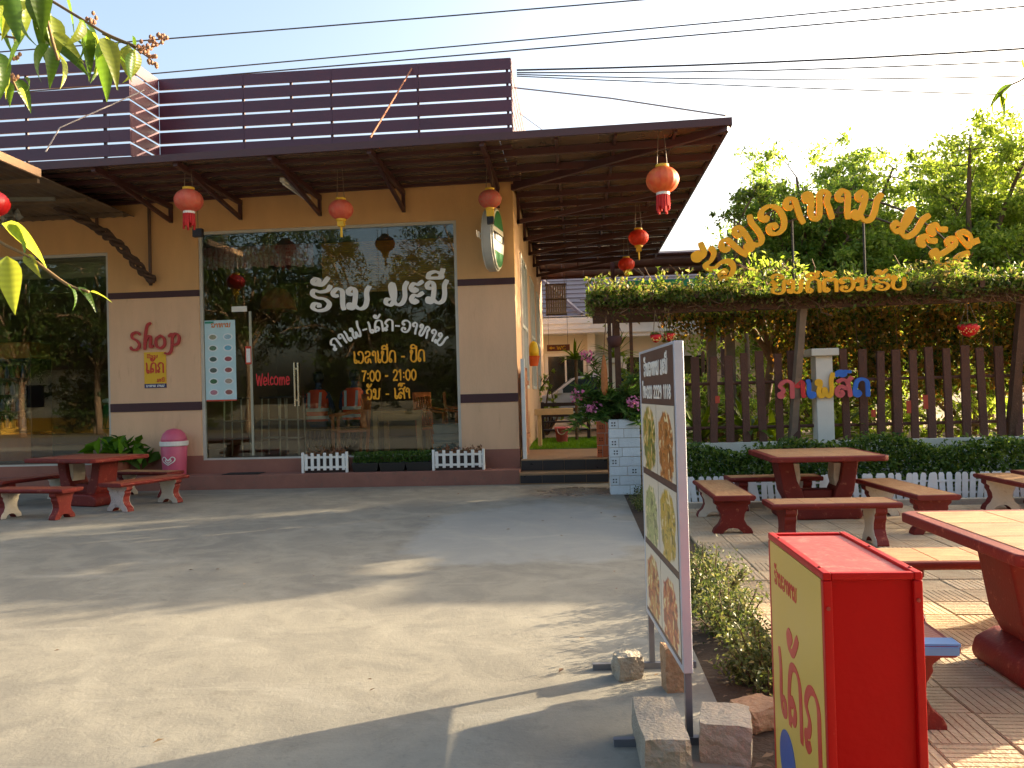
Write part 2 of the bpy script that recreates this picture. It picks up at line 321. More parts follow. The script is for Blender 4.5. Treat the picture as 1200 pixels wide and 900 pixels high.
# ================================================================== GROUND
def yard_material():
    m = bpy.data.materials.new('yard_concrete'); m.use_nodes = True
    n, l = m.node_tree.nodes, m.node_tree.links; p = n['Principled BSDF']
    tc = n.new('ShaderNodeTexCoord'); co = tc.outputs['Object']
    def noise(sc, det=8, ro=.6, dist=0.0):
        q = n.new('ShaderNodeTexNoise'); q.inputs['Scale'].default_value = sc; q.inputs['Detail'].default_value = det
        q.inputs['Roughness'].default_value = ro; q.inputs['Distortion'].default_value = dist; l.new(co, q.inputs['Vector']); return q.outputs[0]
    def ramp(v, a, b, lo=0.0, hi=1.0):
        q = n.new('ShaderNodeMapRange'); q.inputs[1].default_value = a; q.inputs[2].default_value = b; q.inputs[3].default_value = lo; q.inputs[4].default_value = hi
        l.new(v, q.inputs[0]); return q.outputs[0]
    def mixc(f, a, b, mode='MIX'):
        q = n.new('ShaderNodeMixRGB'); q.blend_type = mode
        for i, x in ((0, f), (1, a), (2, b)):
            if isinstance(x, (int, float)): q.inputs[i].default_value = x
            elif isinstance(x, tuple): q.inputs[i].default_value = x
            else: l.new(x, q.inputs[i])
        return q.outputs[0]
    def math_(op, a, b):
        q = n.new('ShaderNodeMath'); q.operation = op
        for i, x in ((0, a), (1, b)):
            if isinstance(x, (int, float)): q.inputs[i].default_value = x
            else: l.new(x, q.inputs[i])
        return q.outputs[0]
    def blob(cx, cy, rx, ry, edge, wob=.5, nsc=1.6):
        mp = n.new('ShaderNodeMapping'); mp.inputs['Location'].default_value = (-cx / rx, -cy / ry, 0); mp.inputs['Scale'].default_value = (1 / rx, 1 / ry, 0)
        l.new(co, mp.inputs['Vector'])
        ln = n.new('ShaderNodeVectorMath'); ln.operation = 'LENGTH'; l.new(mp.outputs[0], ln.inputs[0])
        v = math_('ADD', ln.outputs['Value'], math_('MULTIPLY', math_('SUBTRACT', noise(nsc, 5), .5), wob))
        return ramp(v, 1, 1 - edge)
    base = mixc(ramp(noise(.45, 8, .62), .35, .65), srgb(116, 112, 102), srgb(132, 127, 114))
    base = mixc(ramp(noise(2.2, 9, .7, .6), 0.44, .62, 0, .55), base, srgb(150, 144, 128))
    base = mixc(ramp(noise(5.5, 9, .75, .3), .57, .66, 0, .35), base, srgb(98, 92, 80))
    base = mixc(ramp(noise(26, 6, .7), .56, .7, 0, .35), base, srgb(94, 88, 78))
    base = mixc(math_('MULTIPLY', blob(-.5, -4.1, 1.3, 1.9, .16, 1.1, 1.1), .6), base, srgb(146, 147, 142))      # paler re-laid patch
    scr = n.new('ShaderNodeTexWave'); scr.inputs['Scale'].default_value = .6; scr.inputs['Distortion'].default_value = 9; scr.inputs['Detail'].default_value = 4; scr.bands_direction = 'DIAGONAL'
    l.new(co, scr.inputs['Vector'])
    base = mixc(ramp(scr.outputs[0], .8, 1, 0, .18), base, srgb(158, 152, 136))
    mp2 = n.new('ShaderNodeMapping'); mp2.inputs['Scale'].default_value = (.55, 1.5, 1); mp2.inputs['Rotation'].default_value = (0, 0, .35); l.new(co, mp2.inputs['Vector'])
    sm = n.new('ShaderNodeTexNoise'); sm.inputs['Scale'].default_value = 1.3; sm.inputs['Detail'].default_value = 10; sm.inputs['Roughness'].default_value = .72; sm.inputs['Distortion'].default_value = .8; l.new(mp2.outputs[0], sm.inputs['Vector'])
    base = mixc(ramp(sm.outputs[0], .54, .68, 0, .38), base, srgb(166, 161, 147))
    fl = n.new('ShaderNodeTexNoise'); fl.inputs['Scale'].default_value = 7; fl.inputs['Detail'].default_value = 12; fl.inputs['Roughness'].default_value = .82; l.new(mp2.outputs[0], fl.inputs['Vector'])
    base = mixc(math_('MULTIPLY', ramp(fl.outputs[0], .66, .7, 0, .7), ramp(noise(.8, 3), .48, .6)), base, srgb(82, 72, 58))
    wet = blob(-.05, -1.0, .95, .75, .5, 1.6, 2.6)
    base = mixc(math_('MULTIPLY', wet, .55), base, srgb(92, 74, 56))
    wet2 = blob(.3, -.95, .4, .4, .3, .9, 3)
    # expansion cracks
    vo = n.new('ShaderNodeTexVoronoi'); vo.feature = 'DISTANCE_TO_EDGE'; vo.inputs['Scale'].default_value = .33
    dis = n.new('ShaderNodeVectorMath'); dis.operation = 'ADD'; nz = n.new('ShaderNodeTexNoise'); nz.inputs['Scale'].default_value = 2.5; nz.inputs['Detail'].default_value = 6
    l.new(co, nz.inputs['Vector']); sc_ = n.new('ShaderNodeVectorMath'); sc_.operation = 'SCALE'; sc_.inputs['Scale'].default_value = .35; l.new(nz.outputs[1], sc_.inputs[0])
    l.new(co, dis.inputs[0]); l.new(sc_.outputs[0], dis.inputs[1]); l.new(dis.outputs[0], vo.inputs['Vector'])
    crack = ramp(vo.outputs[0], .004, .0015)
    base = mixc(math_('MULTIPLY', crack, .0), base, srgb(70, 62, 50))
    l.new(base, p.inputs['Base Color'])
    l.new(ramp(math_('MAXIMUM', wet, wet2), 0, 1, .82, .25), p.inputs['Roughness'])
    p.inputs['Specular IOR Level'].default_value = .35
    b = n.new('ShaderNodeBump'); b.inputs['Strength'].default_value = .3; b.inputs['Distance'].default_value = .02
    hh = math_('ADD', math_('MULTIPLY', noise(5.5, 9, .75, .3), .7), math_('MULTIPLY', noise(55, 6, .7), .4))
    l.new(hh, b.inputs['Height']); l.new(b.outputs[0], p.inputs['Normal'])
    return m
M_earth = mat('dry_earth', srgb(120, 98, 70), .95, .2, 1.2, .5, 12, c2=srgb(92, 88, 50))
M_soil = mat('bed_soil', srgb(70, 54, 38), .95, .25, 6, .8, 30)
M_grass = mat('lawn_turf', srgb(70, 110, 20), .9, .25, 20, .8, 120)
struct(MB().box(-300, 300, -300, 300, -.5, -.06).build('ground', M_earth), 'dry earth ground around the restaurant')
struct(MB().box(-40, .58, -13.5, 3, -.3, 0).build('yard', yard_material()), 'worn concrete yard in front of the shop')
struct(MB().box(-40, 60, -22, -13.5, -.3, -.02).build('road', mat('asphalt', srgb(95, 90, 84), .9, .15, 3, .4, 80)), 'asphalt road along the yard')
struct(MB().box(.58, 1.02, -13.4, -1.3, -.3, -.012).build('planting_bed', M_soil), 'narrow bed of bare soil between yard and paving')
struct(MB().box(1.02, 16, -2.62, 14, -.3, -.008).build('garden_ground', M_earth), 'garden soil behind the picket fence')

# terrace of ribbed clay tiles
M_terr = mat('terrace_bed', srgb(120, 100, 78), .95, .2, 8, .4, 40)
terrace = struct(MB().box(1.02, 16, -13.4, -2.62, -.3, -.014).build('terrace', M_terr), 'patio of ribbed clay tiles laid basket-weave')
M_tile = mat('clay_tile', srgb(172, 146, 114), .85, .3, 7, .5, 60, c2=srgb(192, 172, 140), piece=.16, wear=srgb(140, 116, 92), wearamt=.5)
TS = .30
def tile_mb(ox=0, oy=0, rot=False, h=0.0):
    mb = MB(); s = TS - .008; k = 8
    mb.box(ox, ox + s, oy, oy + s, -.014, -.002 + h)
    for i in range(k):
        a = s * (i + .1) / k; b = s * (i + .9) / k
        if rot: mb.box(ox + a, ox + b, oy + .004, oy + s - .004, -.004 + h, .002 + h)
        else: mb.box(ox + .004, ox + s - .004, oy + a, oy + b, -.004 + h, .002 + h)
    return mb
tile_me = []
for r_ in (False, True):
    t0 = tile_mb(0, 0, r_); me = bpy.data.meshes.new('paving_tile'); me.from_pydata(t0.v, [], t0.f)
    bm = bmesh.new(); bm.from_mesh(me); bmesh.ops.recalc_face_normals(bm, faces=bm.faces); bm.to_mesh(me); bm.free(); me.materials.append(M_tile); tile_me.append(me)
far = MB(); cnt = 0
for i in range(44):
    for j in range(36):
        x, y = 1.03 + i * TS, -13.35 + j * TS
        if y + TS > -2.63 or x > 14: continue
        dd = (y + 12.4)
        near = .9 < dd < 7.2 and x < 1.03 + TS * 13 and x < .55 * dd + 1.2
        if near and cnt < 290:
            o = bpy.data.objects.new('paving_tile', tile_me[(i + j) % 2]); COL.objects.link(o); o.parent = terrace
            o.location = (x, y, rnd.uniform(-.002, .003)); o.rotation_euler = (rnd.gauss(0, .006), rnd.gauss(0, .006), rnd.gauss(0, .006)); cnt += 1
        else:
            t0 = tile_mb(x, y, (i + j) % 2 == 1, rnd.uniform(-.002, .003)); far.add(t0.v, t0.f)
o = far.build('far_tiles', M_tile, terrace); o['kind'] = 'stuff'
kerb = MB().box(1.02, 14, -2.74, -2.62, -.1, .05).build('terrace_kerb', mat('kerb_concrete', srgb(170, 158, 138), .85, .15, 5, .4, 50)); struct(kerb, 'low concrete kerb between patio and hedge')

# ================================================================== SHOP BUILDING
WY = .5
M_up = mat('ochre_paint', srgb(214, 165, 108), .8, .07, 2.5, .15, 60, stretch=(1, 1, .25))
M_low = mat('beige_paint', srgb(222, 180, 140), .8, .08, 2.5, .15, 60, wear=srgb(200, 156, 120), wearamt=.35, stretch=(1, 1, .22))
M_base = mat('brown_paint', srgb(150, 98, 80), .75, .12, 2.5, .25, 50, wear=srgb(160, 116, 96), wearamt=.3)
M_band = mat('maroon_band', srgb(66, 34, 36), .6, .1, 5)
M_step = mat('ledge_paint', srgb(140, 92, 76), .8, .15, 3, .3, 50, wear=srgb(110, 92, 78), wearamt=.6)
M_frame = mat('window_frame', srgb(190, 186, 172), .5, .06, 4)
M_glass = glassmat('shop_glass')
M_int = mat('interior_wall', srgb(120, 96, 64), .85, .1, 2)
M_intf = mat('interior_floor', srgb(110, 90, 74), .35, .1, 4)
M_dark = mat('dark_wood', srgb(44, 26, 20), .6, .2, 6, .2, 40)
bld = thing('shop_building', 'ochre and beige single storey shop with wide glass front and maroon bands', 'building', (0, 0, 0))
XL, XR = -16.0, -.965
G0, G1 = -6.26, -1.90      # central glass opening
L1 = -7.84                 # right edge of the left glass opening
def band(x0, x1, ox=0):
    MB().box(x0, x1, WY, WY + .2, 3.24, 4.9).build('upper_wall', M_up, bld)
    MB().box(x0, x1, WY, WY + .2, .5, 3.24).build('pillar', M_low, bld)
    MB().box(x0 - ox, x1 + .002, WY - .012, WY + .05, 3.18, 3.285).build('stripe', M_band, bld)
    MB().box(x0 - ox, x1 + .002, WY - .012, WY + .05, 1.28, 1.42).build('stripe', M_band, bld)
    MB().box(x0, x1 + .006, WY - .006, WY + .19, .2, .52).build('base_band', M_base, bld)
band(L1, G0); band(G1, XR)
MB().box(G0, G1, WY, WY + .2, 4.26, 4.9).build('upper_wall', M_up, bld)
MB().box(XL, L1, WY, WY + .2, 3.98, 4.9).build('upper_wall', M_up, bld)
MB().box(G0, G1, WY - .004, WY + .18, .2, .44).build('base_band', M_base, bld)
MB().box(XL, L1, WY - .004, WY + .18, .2, .40).build('base_band', M_base, bld)
MB().box(XL, XR + .03, .04, WY - .0, -.1, .225).build('ledge', M_step, bld, bevel=.012)
# side wall with tall windows
SX = XR - .2
segs = [(WY + .2, 1.7), (3.3, 4.6), (6.0, 7.2), (8.4, 10.6)]
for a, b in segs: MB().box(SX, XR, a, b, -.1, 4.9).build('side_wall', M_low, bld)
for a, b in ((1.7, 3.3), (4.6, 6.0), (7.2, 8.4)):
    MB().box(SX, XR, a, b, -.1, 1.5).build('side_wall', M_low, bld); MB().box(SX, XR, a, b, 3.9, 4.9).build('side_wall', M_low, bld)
    f = MB()
    for yy in (a, (a + b) / 2 - .03, b - .06): f.box(XR - .12, XR + .03, yy, yy + .06, 1.5, 3.9)
    for zz in (1.5, 2.6, 3.84): f.box(XR - .11, XR + .025, a + .002, b - .002, zz, zz + .06)
    wf = f.build('window', mat('white_frame', srgb(225, 222, 212), .5, .05), bld)
    MB().box(XR - .055, XR - .05, a, b, 1.5, 3.9).build('pane', M_glass, wf)
# roof slab, interior
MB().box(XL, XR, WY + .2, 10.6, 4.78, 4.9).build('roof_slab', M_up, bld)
MB().box(XL, SX, WY + .05, 10.6, .30, .44).build('shop_floor', M_intf, bld)
MB().box(XL, SX, 7.0, 7.15, .44, 4.78).build('back_wall', M_int, bld)
MB().box(XL, SX, WY + .2, 7.0, 4.3, 4.34).build('ceiling', mat('ceiling_board', srgb(120, 112, 96), .8, .05), bld)
MB().box(-7.6, -7.45, WY + .2, 7.0, .44, 4.3).build('partition', M_int, bld)
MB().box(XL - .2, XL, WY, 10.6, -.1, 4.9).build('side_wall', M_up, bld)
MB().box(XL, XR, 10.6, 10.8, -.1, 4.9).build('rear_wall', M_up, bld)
# glass front: frame bars and panes
def glass_front(x0, x1, z0, z1, joints, nm):
    f = MB(); t = .05
    f.box(x0, x0 + t, WY + .03, WY + .1, z0, z1); f.box(x1 - t, x1, WY + .03, WY + .1, z0, z1)
    f.box(x0 + t, x1 - t, WY + .03, WY + .1, z1 - t, z1); f.box(x0 + t, x1 - t, WY + .03, WY + .1, z0, z0 + .03)
    fr = f.build(nm, M_frame, bld)
    xs = [x0 + t] + joints + [x1 - t]
    for a, b in zip(xs[:-1], xs[1:]): MB().box(a + .003, b - .003, WY + .06, WY + .068, z0 + .03, z1 - t).build('pane', M_glass, fr)
    return fr
glass_front(G0, G1, .44, 4.26, [-4.54, -3.22], 'shop_window')
glass_front(XL, L1, .40, 3.98, [-9.3, -11, -13][::-1], 'side_shop_window')
# grey roller shutter boxes above glass
MB().box(XL, L1 - .05, WY + .14, WY + .2, 3.6, 3.93).build('shutter_box', mat('shutter_grey', srgb(150, 140, 112), .6, .08, 8), bld)
for i in range(6): MB().box(XL, L1 - .05, WY + .128, WY + .139, 3.61 + i * .053, 3.65 + i * .053).build('shutter_slat', MATS['shutter_grey'], bld)
MB().box(G0 + .06, G1 - .06, WY + .14, WY + .2, 4.02, 4.2).build('shutter_box', mat('head_grey', srgb(70, 66, 54), .6, .08, 8), bld)
# door handle (long pair of bars) and a bright reflection set in as a pale plate
h = MB()
for dx in (-4.66, -4.60): h.tube([(dx, WY + .02, 1.3), (dx, WY + .02, 2.02)], .018)
for zz in (1.4, 1.92): h.box(-4.67, -4.59, WY + .015, WY + .062, zz - .015, zz + .015)
h.build('door_handle', mat('polished_steel', srgb(200, 195, 180), .2, .03, metal=1.0), bld)
MB().box(-5.72, -5.46, WY + .045, WY + .055, 2.9, 2.99).build('door_reflection', mat('pale_reflection', srgb(225, 220, 205), .4, .05), bld)
MB().box(-5.43, -5.39, WY + .05, WY + .075, .5, 2.9).build('door_edge', mat('door_edge', srgb(170, 165, 140), .4, .05), bld)
# downpipes
for x in (-7.98, -7.06):
    MB().tube([(x, WY - .06, 3.38 if x > -7.5 else 4.3), (x, WY - .06, 4.8)], .028).build('downpipe', mat('pipe_brown', srgb(92, 66, 48), .5, .1), bld)

# wall lettering
shop = thing('shop_letters', 'red handwritten Shop letters fixed on the beige pillar', 'lettering', (-7.46, WY - .02, 2.32))
write('Shop', shop, mat('red_letter', srgb(176, 48, 40), .5, .1), (0, 0, 0), (1, 0, 0), (0, 0, 1), .29, .88, wdt=.17, depth=.02, gap=.0, nib=.7)
ys = thing('cake_poster', 'small yellow poster with red lettering under the red Shop letters', 'poster', (-7.23, WY - .004, 1.67))
MB().box(0, .38, -.008, 0, .07, .6).build('sheet', mat('poster_yellow', srgb(226, 176, 30), .5, .05), ys)
MB().box(0, .38, -.009, 0, 0, .07).build('foot_strip', mat('poster_navy', srgb(40, 44, 90), .5, .05), ys)
write('ເຄັກ', ys, mat('poster_red', srgb(196, 60, 30), .5, .05), (.03, -.009, .25), (1, 0, 0), (0, 0, 1), .17, .33, wdt=.2, depth=.003)
write('ຮ້ານ', ys, MATS['poster_red'], (.05, -.009, .5), (1, 0, 0), (0, 0, 1), .045, .2, wdt=.2, depth=.003)
write('ມະນີ', ys, MATS['poster_red'], (.22, -.009, .1), (1, 0, 0), (0, 0, 1), .05, .14, wdt=.2, depth=.003)
write('ອາຫານ ກາເຟ', ys, mat('print_white', srgb(235, 232, 225), .5, .03), (.03, -.01, .015), (1, 0, 0), (0, 0, 1), .035, .32, wdt=.2, depth=.002)
# glass lettering
M_vw = mat('vinyl_white', srgb(232, 226, 214), .5, .03); M_vy = mat('vinyl_yellow', srgb(236, 160, 14), .5, .04); M_vr = mat('vinyl_red', srgb(205, 40, 36), .5, .04)
gy = WY + .056
gl = thing('window_lettering', 'white and yellow Lao lettering with opening hours on the shop glass', 'lettering', (-4.38, gy, 1.38))
O = (-4.38, gy, 1.38)
def W_(t, x, z, hh, wd, m, **k): write(t, gl, m, (x - O[0], 0, z - O[2]), (1, 0, 0), (0, 0, 1), hh, wd, depth=.003, **k)
W_('ຮ້ານ', -4.38, 2.87, .36, 1.05, M_vw, wdt=.2, gap=.04)
W_('ມະນີ', -3.12, 2.92, .36, 1.08, M_vw, wdt=.2, gap=.04)
write('ກາເຟ-ເຄັກ-ອາຫານ', gl, M_vw, (0, 0, 0), (1, 0, 0), (0, 0, 1), .19, 1.98, wdt=.2, depth=.003, gap=.06, arc=(-3.08 - O[0], 1.03 - O[2], 1.56, .66))
W_('ເວລາເປີດ - ປິດ', -3.67, 1.98, .19, 1.2, M_vy, wdt=.2, gap=.05)
W_('7:00 - 21:00', -3.54, 1.68, .17, .92, M_vy, wdt=.2, gap=.06, nib=.8)
W_('ຈັນ - ເສົາ', -3.47, 1.38, .17, .74, M_vy, wdt=.2, gap=.05)
wl = thing('welcome_sticker', 'red Welcome sticker on the glass door', 'sticker', (-5.33, gy, 1.66))
write('Welcome', wl, M_vr, (0, 0, 0), (1, 0, 0), (0, 0, 1), .19, .58, wdt=.18, depth=.003, gap=.04)
# food menu poster on the door glass
mp = thing('menu_poster', 'pale blue menu poster with small dish pictures on the glass door', 'poster', (-6.2, gy, 1.43))
MB().box(0, .53, -.004, 0, 0, 1.34).build('sheet', mat('poster_blue', srgb(186, 214, 214), .5, .08, 3), mp)
write('ລາຍການອາຫານ' if False else 'ເມນູ'.replace('ູ', '') if False else 'ອາຫານ', mp, mat('poster_orange', srgb(214, 120, 40), .5), (.12, -.005, 1.22), (1, 0, 0), (0, 0, 1), .07, .34, wdt=.2, depth=.002)
MB().box(.01, .16, -.006, -.003, 1.29, 1.325).build('corner_strip', mat('poster_green', srgb(40, 140, 110), .5), mp)
MB().box(.01, .53, -.007, -.0045, -.012, .012).build('bottom_strip', MATS['poster_red'], mp)
dish_cols = [(150, 150, 120), (150, 180, 190), (90, 120, 90), (110, 170, 190), (70, 90, 76), (150, 70, 70), (80, 90, 80), (150, 80, 70), (60, 100, 60), (170, 150, 130), (180, 120, 130), (150, 90, 80)]
for i, c in enumerate(dish_cols):
    cx, cz = .14 + .26 * (i % 2), 1.06 - .185 * (i // 2)
    q = [(cx + .085 * math.cos(a), cz + .058 * math.sin(a)) for a in [2 * PI * k / 16 for k in range(16)]]
    pl = MB().prism(q, -.0065, -.003).build('dish_picture', mat('plate_print', srgb(220, 226, 222), .5, .05), mp)
    q = [(cx + .062 * math.cos(a), cz + .04 * math.sin(a)) for a in [2 * PI * k / 12 for k in range(12)]]
    MB().prism(q, -.008, -.006).build('food', mat('food_print%d' % i, srgb(*c), .5, .35, 60), pl)
tg = tag(MB().box(-5.5, -5.4, WY + .045, WY + .055, 2.02, 2.32).build('door_tag', MATS['poster_red'], None), 'narrow red tag on the edge of the glass door', 'tag')
w2 = MB().box(-5.485, -5.415, WY + .043, WY + .046, 2.05, 2.28).build('tag_face', M_vw, tg)

# valance, bamboo blind, interior furniture
vl = thing('curtain_valance', 'red and white pleated valance behind the top of the glass', 'curtain', (-6.5, 1.1, 3.74))
nv = 20
for i in range(nv):
    x0 = i * .101; pts = [(x0, 0), (x0 + .05, -.03), (x0 + .099, 0), (x0 + .05, -.012)]
    MB().prism([(a, b) for a, b in pts], 0 - .02 * (i % 3), .36, 'z').build('pleat', mat('val_red' if i % 2 else 'val_white', srgb(150, 36, 36) if i % 2 else srgb(214, 196, 184), .8, .5, 22, c2=srgb(220, 190, 180) if i % 2 else srgb(160, 60, 60)), vl)
bl = thing('bamboo_blind', 'golden brown bamboo blind hanging inside the shop window', 'blind', (-4.4, 1.3, 3.25))
for i in range(24):
    MB().box(0, 2.4, -.006, .006, i * .037, i * .037 + .031).build('slat', mat('bamboo', srgb(190, 136, 60), .7, .25, 14, .3, 30, piece=.2), bl)
M_cw = mat('chair_wood', srgb(190, 98, 40), .4, .2, 9, .1, 40)
def armchair(loc, rz, label):
    t = thing('wooden_armchair', label, 'chair', loc, rz, 'wooden armchairs inside the shop')
    MB().box(-.28, .28, -.27, .27, .38, .43).build('seat', M_cw, t, bevel=.01)
    for sx in (-1, 1):
        MB().beam((sx * .25, -.24, 0), (sx * .25, -.24, .66), .05, .05).build('leg', M_cw, t)
        MB().beam((sx * .25, .24, 0), (sx * .27, .32, 1.02), .05, .05).build('leg', M_cw, t)
        MB().beam((sx * .26, -.3, .67), (sx * .26, .3, .76), .06, .035).build('armrest', M_cw, t)
    for i in range(5): MB().beam((-.17 + .085 * i, .26, .44), (-.17 + .085 * i, .315, .98), .03, .02).build('back_slat', M_cw, t)
    MB().beam((-.3, .315, 1.0), (.3, .315, 1.0), .04, .08).build('top_rail', M_cw, t)
    return t
armchair((-4.0, 1.35, .44), math.radians(-62), 'orange brown wooden armchair behind the long door handle side of the glass')
armchair((-2.45, 1.5, .44), math.radians(72), 'orange brown wooden armchair beside the grey crates behind the glass')
armchair((-2.2, 2.6, .44), math.radians(100), 'wooden armchair deeper in the shop behind the crates')
tb = thing('wooden_table', 'square wooden table between the armchairs inside the shop', 'table', (-3.1, 1.55, .44))
MB().box(-.42, .42, -.42, .42, .68, .73).build('table_top', mat('table_wood', srgb(176, 130, 74), .4, .15, 6), tb, bevel=.008)
for sx in (-1, 1):
    for sy in (-1, 1): MB().box(sx * .38 - .04, sx * .38 + .04, sy * .38 - .04, sy * .38 + .04, 0, .68).build('leg', MATS['table_wood'], tb)
MB().box(-.34, .34, -.4, -.37, .56, .68).build('apron', MATS['table_wood'], tb)
cr = thing('grey_crates', 'stack of grey slatted crates just inside the glass corner', 'crate', (-2.22, 1.05, .44))
for i in range(3): MB().prism([(-.2, 0), (.2, 0), (.23, .16), (-.23, .16)], -.16, .16).build('crate', mat('crate_grey', srgb(130, 140, 138), .7, .1), cr, bevel=.006, loc=(0, 0, i * .165))
def metal_stool(x, y, label):
    t = thing('bar_stool', label, 'stool', (x, y, .44), 0, 'steel tube bar stools behind the glass door')
    ms = mat('steel_tube', srgb(190, 186, 170), .3, .05, metal=.8)
    for sx in (-1, 1):
        for sy in (-1, 1): MB().tube([(sx * .17, sy * .17, 0), (sx * .15, sy * .15, 1.0)], .014, 6).build('leg', ms, t)
    r = MB()
    for zz in (.3, .62):
        for a, b in (((-.165, -.165), (.165, -.165)), ((.165, -.165), (.165, .165)), ((.165, .165), (-.165, .165)), ((-.165, .165), (-.165, -.165))): r.tube([(a[0], a[1], zz), (b[0], b[1], zz)], .01, 5)
    r.build('foot_ring', ms, t)
    MB().box(-.19, .19, -.19, .19, 1.0, 1.04).build('seat', mat('stool_seat', srgb(60, 50, 40), .5), t, bevel=.01)
metal_stool(-6.05, 1.4, 'steel bar stool behind the pale menu poster'); metal_stool(-5.45, 1.6, 'steel bar stool under the red Welcome sticker'); metal_stool(-5.0, 1.3, 'steel bar stool beside the long door handle')
lp = thing('pendant_lamp', 'round tan pendant lamp hanging inside the shop', 'lamp', (-5.55, 2.2, 3.1))
MB().lathe([(.02, .42), (.16, .38), (.3, .2), (.34, .0), (.32, -.02), (.27, .18), (.1, .34)], 20).build('shade', mat('rattan', srgb(150, 80, 40), .7, .2, 20), lp, smooth=True)
MB().tube([(0, 0, .42), (0, 0, 1.2)], .008, 5).build('cord', M_dark, lp)
# drinks fridge at the far left, plant beer sign standing inside
fg = thing('drinks_fridge', 'orange drinks fridge with dark glass door behind the shop glass under the old canopy', 'fridge', (-10.2, 1.6, .44))
MB().box(-.36, .36, -.3, .3, 0, .5).build('lower_panel', mat('fridge_orange', srgb(196, 96, 20), .5), fg, bevel=.01)
MB().box(-.36, .36, -.3, .3, 1.85, 2.15).build('header', mat('fridge_amber', srgb(190, 120, 40), .5), fg, bevel=.03)
MB().box(-.36, .36, -.28, .3, .5, 1.85).build('cabinet', mat('fridge_black', srgb(20, 20, 22), .5), fg)
MB().box(-.31, .31, -.305, -.285, .55, 1.8).build('door', mat('fridge_glass', srgb(24, 30, 32), .1), fg)
for i in range(4):
    for k in range(6): MB().lathe([(.03, 0), (.035, .02), (.035, .14), (.014, .19), (.014, .22)], 8, (-.26 + k * .104, -.33, .6 + i * .3)).build('bottle', mat('bottle%d' % ((i + k) % 3), (srgb(60, 90, 40), srgb(150, 60, 20), srgb(70, 90, 120))[(i + k) % 3], .3), fg)
pn = thing('pennant_sign', 'green tapered hanging advertising lantern with a gold foot behind the canopy-side glass', 'sign', (-8.25, 1.4, 1.0))
MB().lathe([(.2, .42), (.24, .38), (.25, .2), (.27, -.02)], 20).build('green_body', mat('sign_green', srgb(16, 110, 50), .4), pn, smooth=True)
MB().lathe([(.27, -.02), (.2, -.12), (.1, -.26), (.03, -.36)], 20).build('gold_foot', mat('sign_gold', srgb(210, 150, 60), .4), pn, smooth=True)
MB().lathe([(.21, .44), (.25, .46), (.25, .5), (.2, .52)], 20).build('white_cap', mat('sign_white', srgb(220, 220, 205), .4), pn, smooth=True)
MB().tube([(0, 0, -.36), (0, 0, -.56)], .015, 6).build('stem', M_dark, pn)
MB().prism([(-.06, 0), (.06, 0), (0, .22)], -.285, -.262).build('star_mark', MATS['sign_gold'], pn)
bush = thing('potted_foliage', 'broad leaved green foliage plant before the shop glass under the old canopy', 'plant', (-7.55, .25, .225))
pot = MB().lathe([(.13, 0), (.17, .22), (.18, .24), (.15, .24)], 16).build('pot', mat('terracotta', srgb(150, 84, 56), .8, .12), bush)
leaf_mesh('foliage', clumps(90, [(-.3, 0, .38), (.1, 0, .42), (.3, 0, .36), (0, .0, .5)], .24), .3, leafmat('broad_leaf', [srgb(40, 80, 20), srgb(90, 130, 30), srgb(60, 100, 30)], .35), bush, aspect=.5)

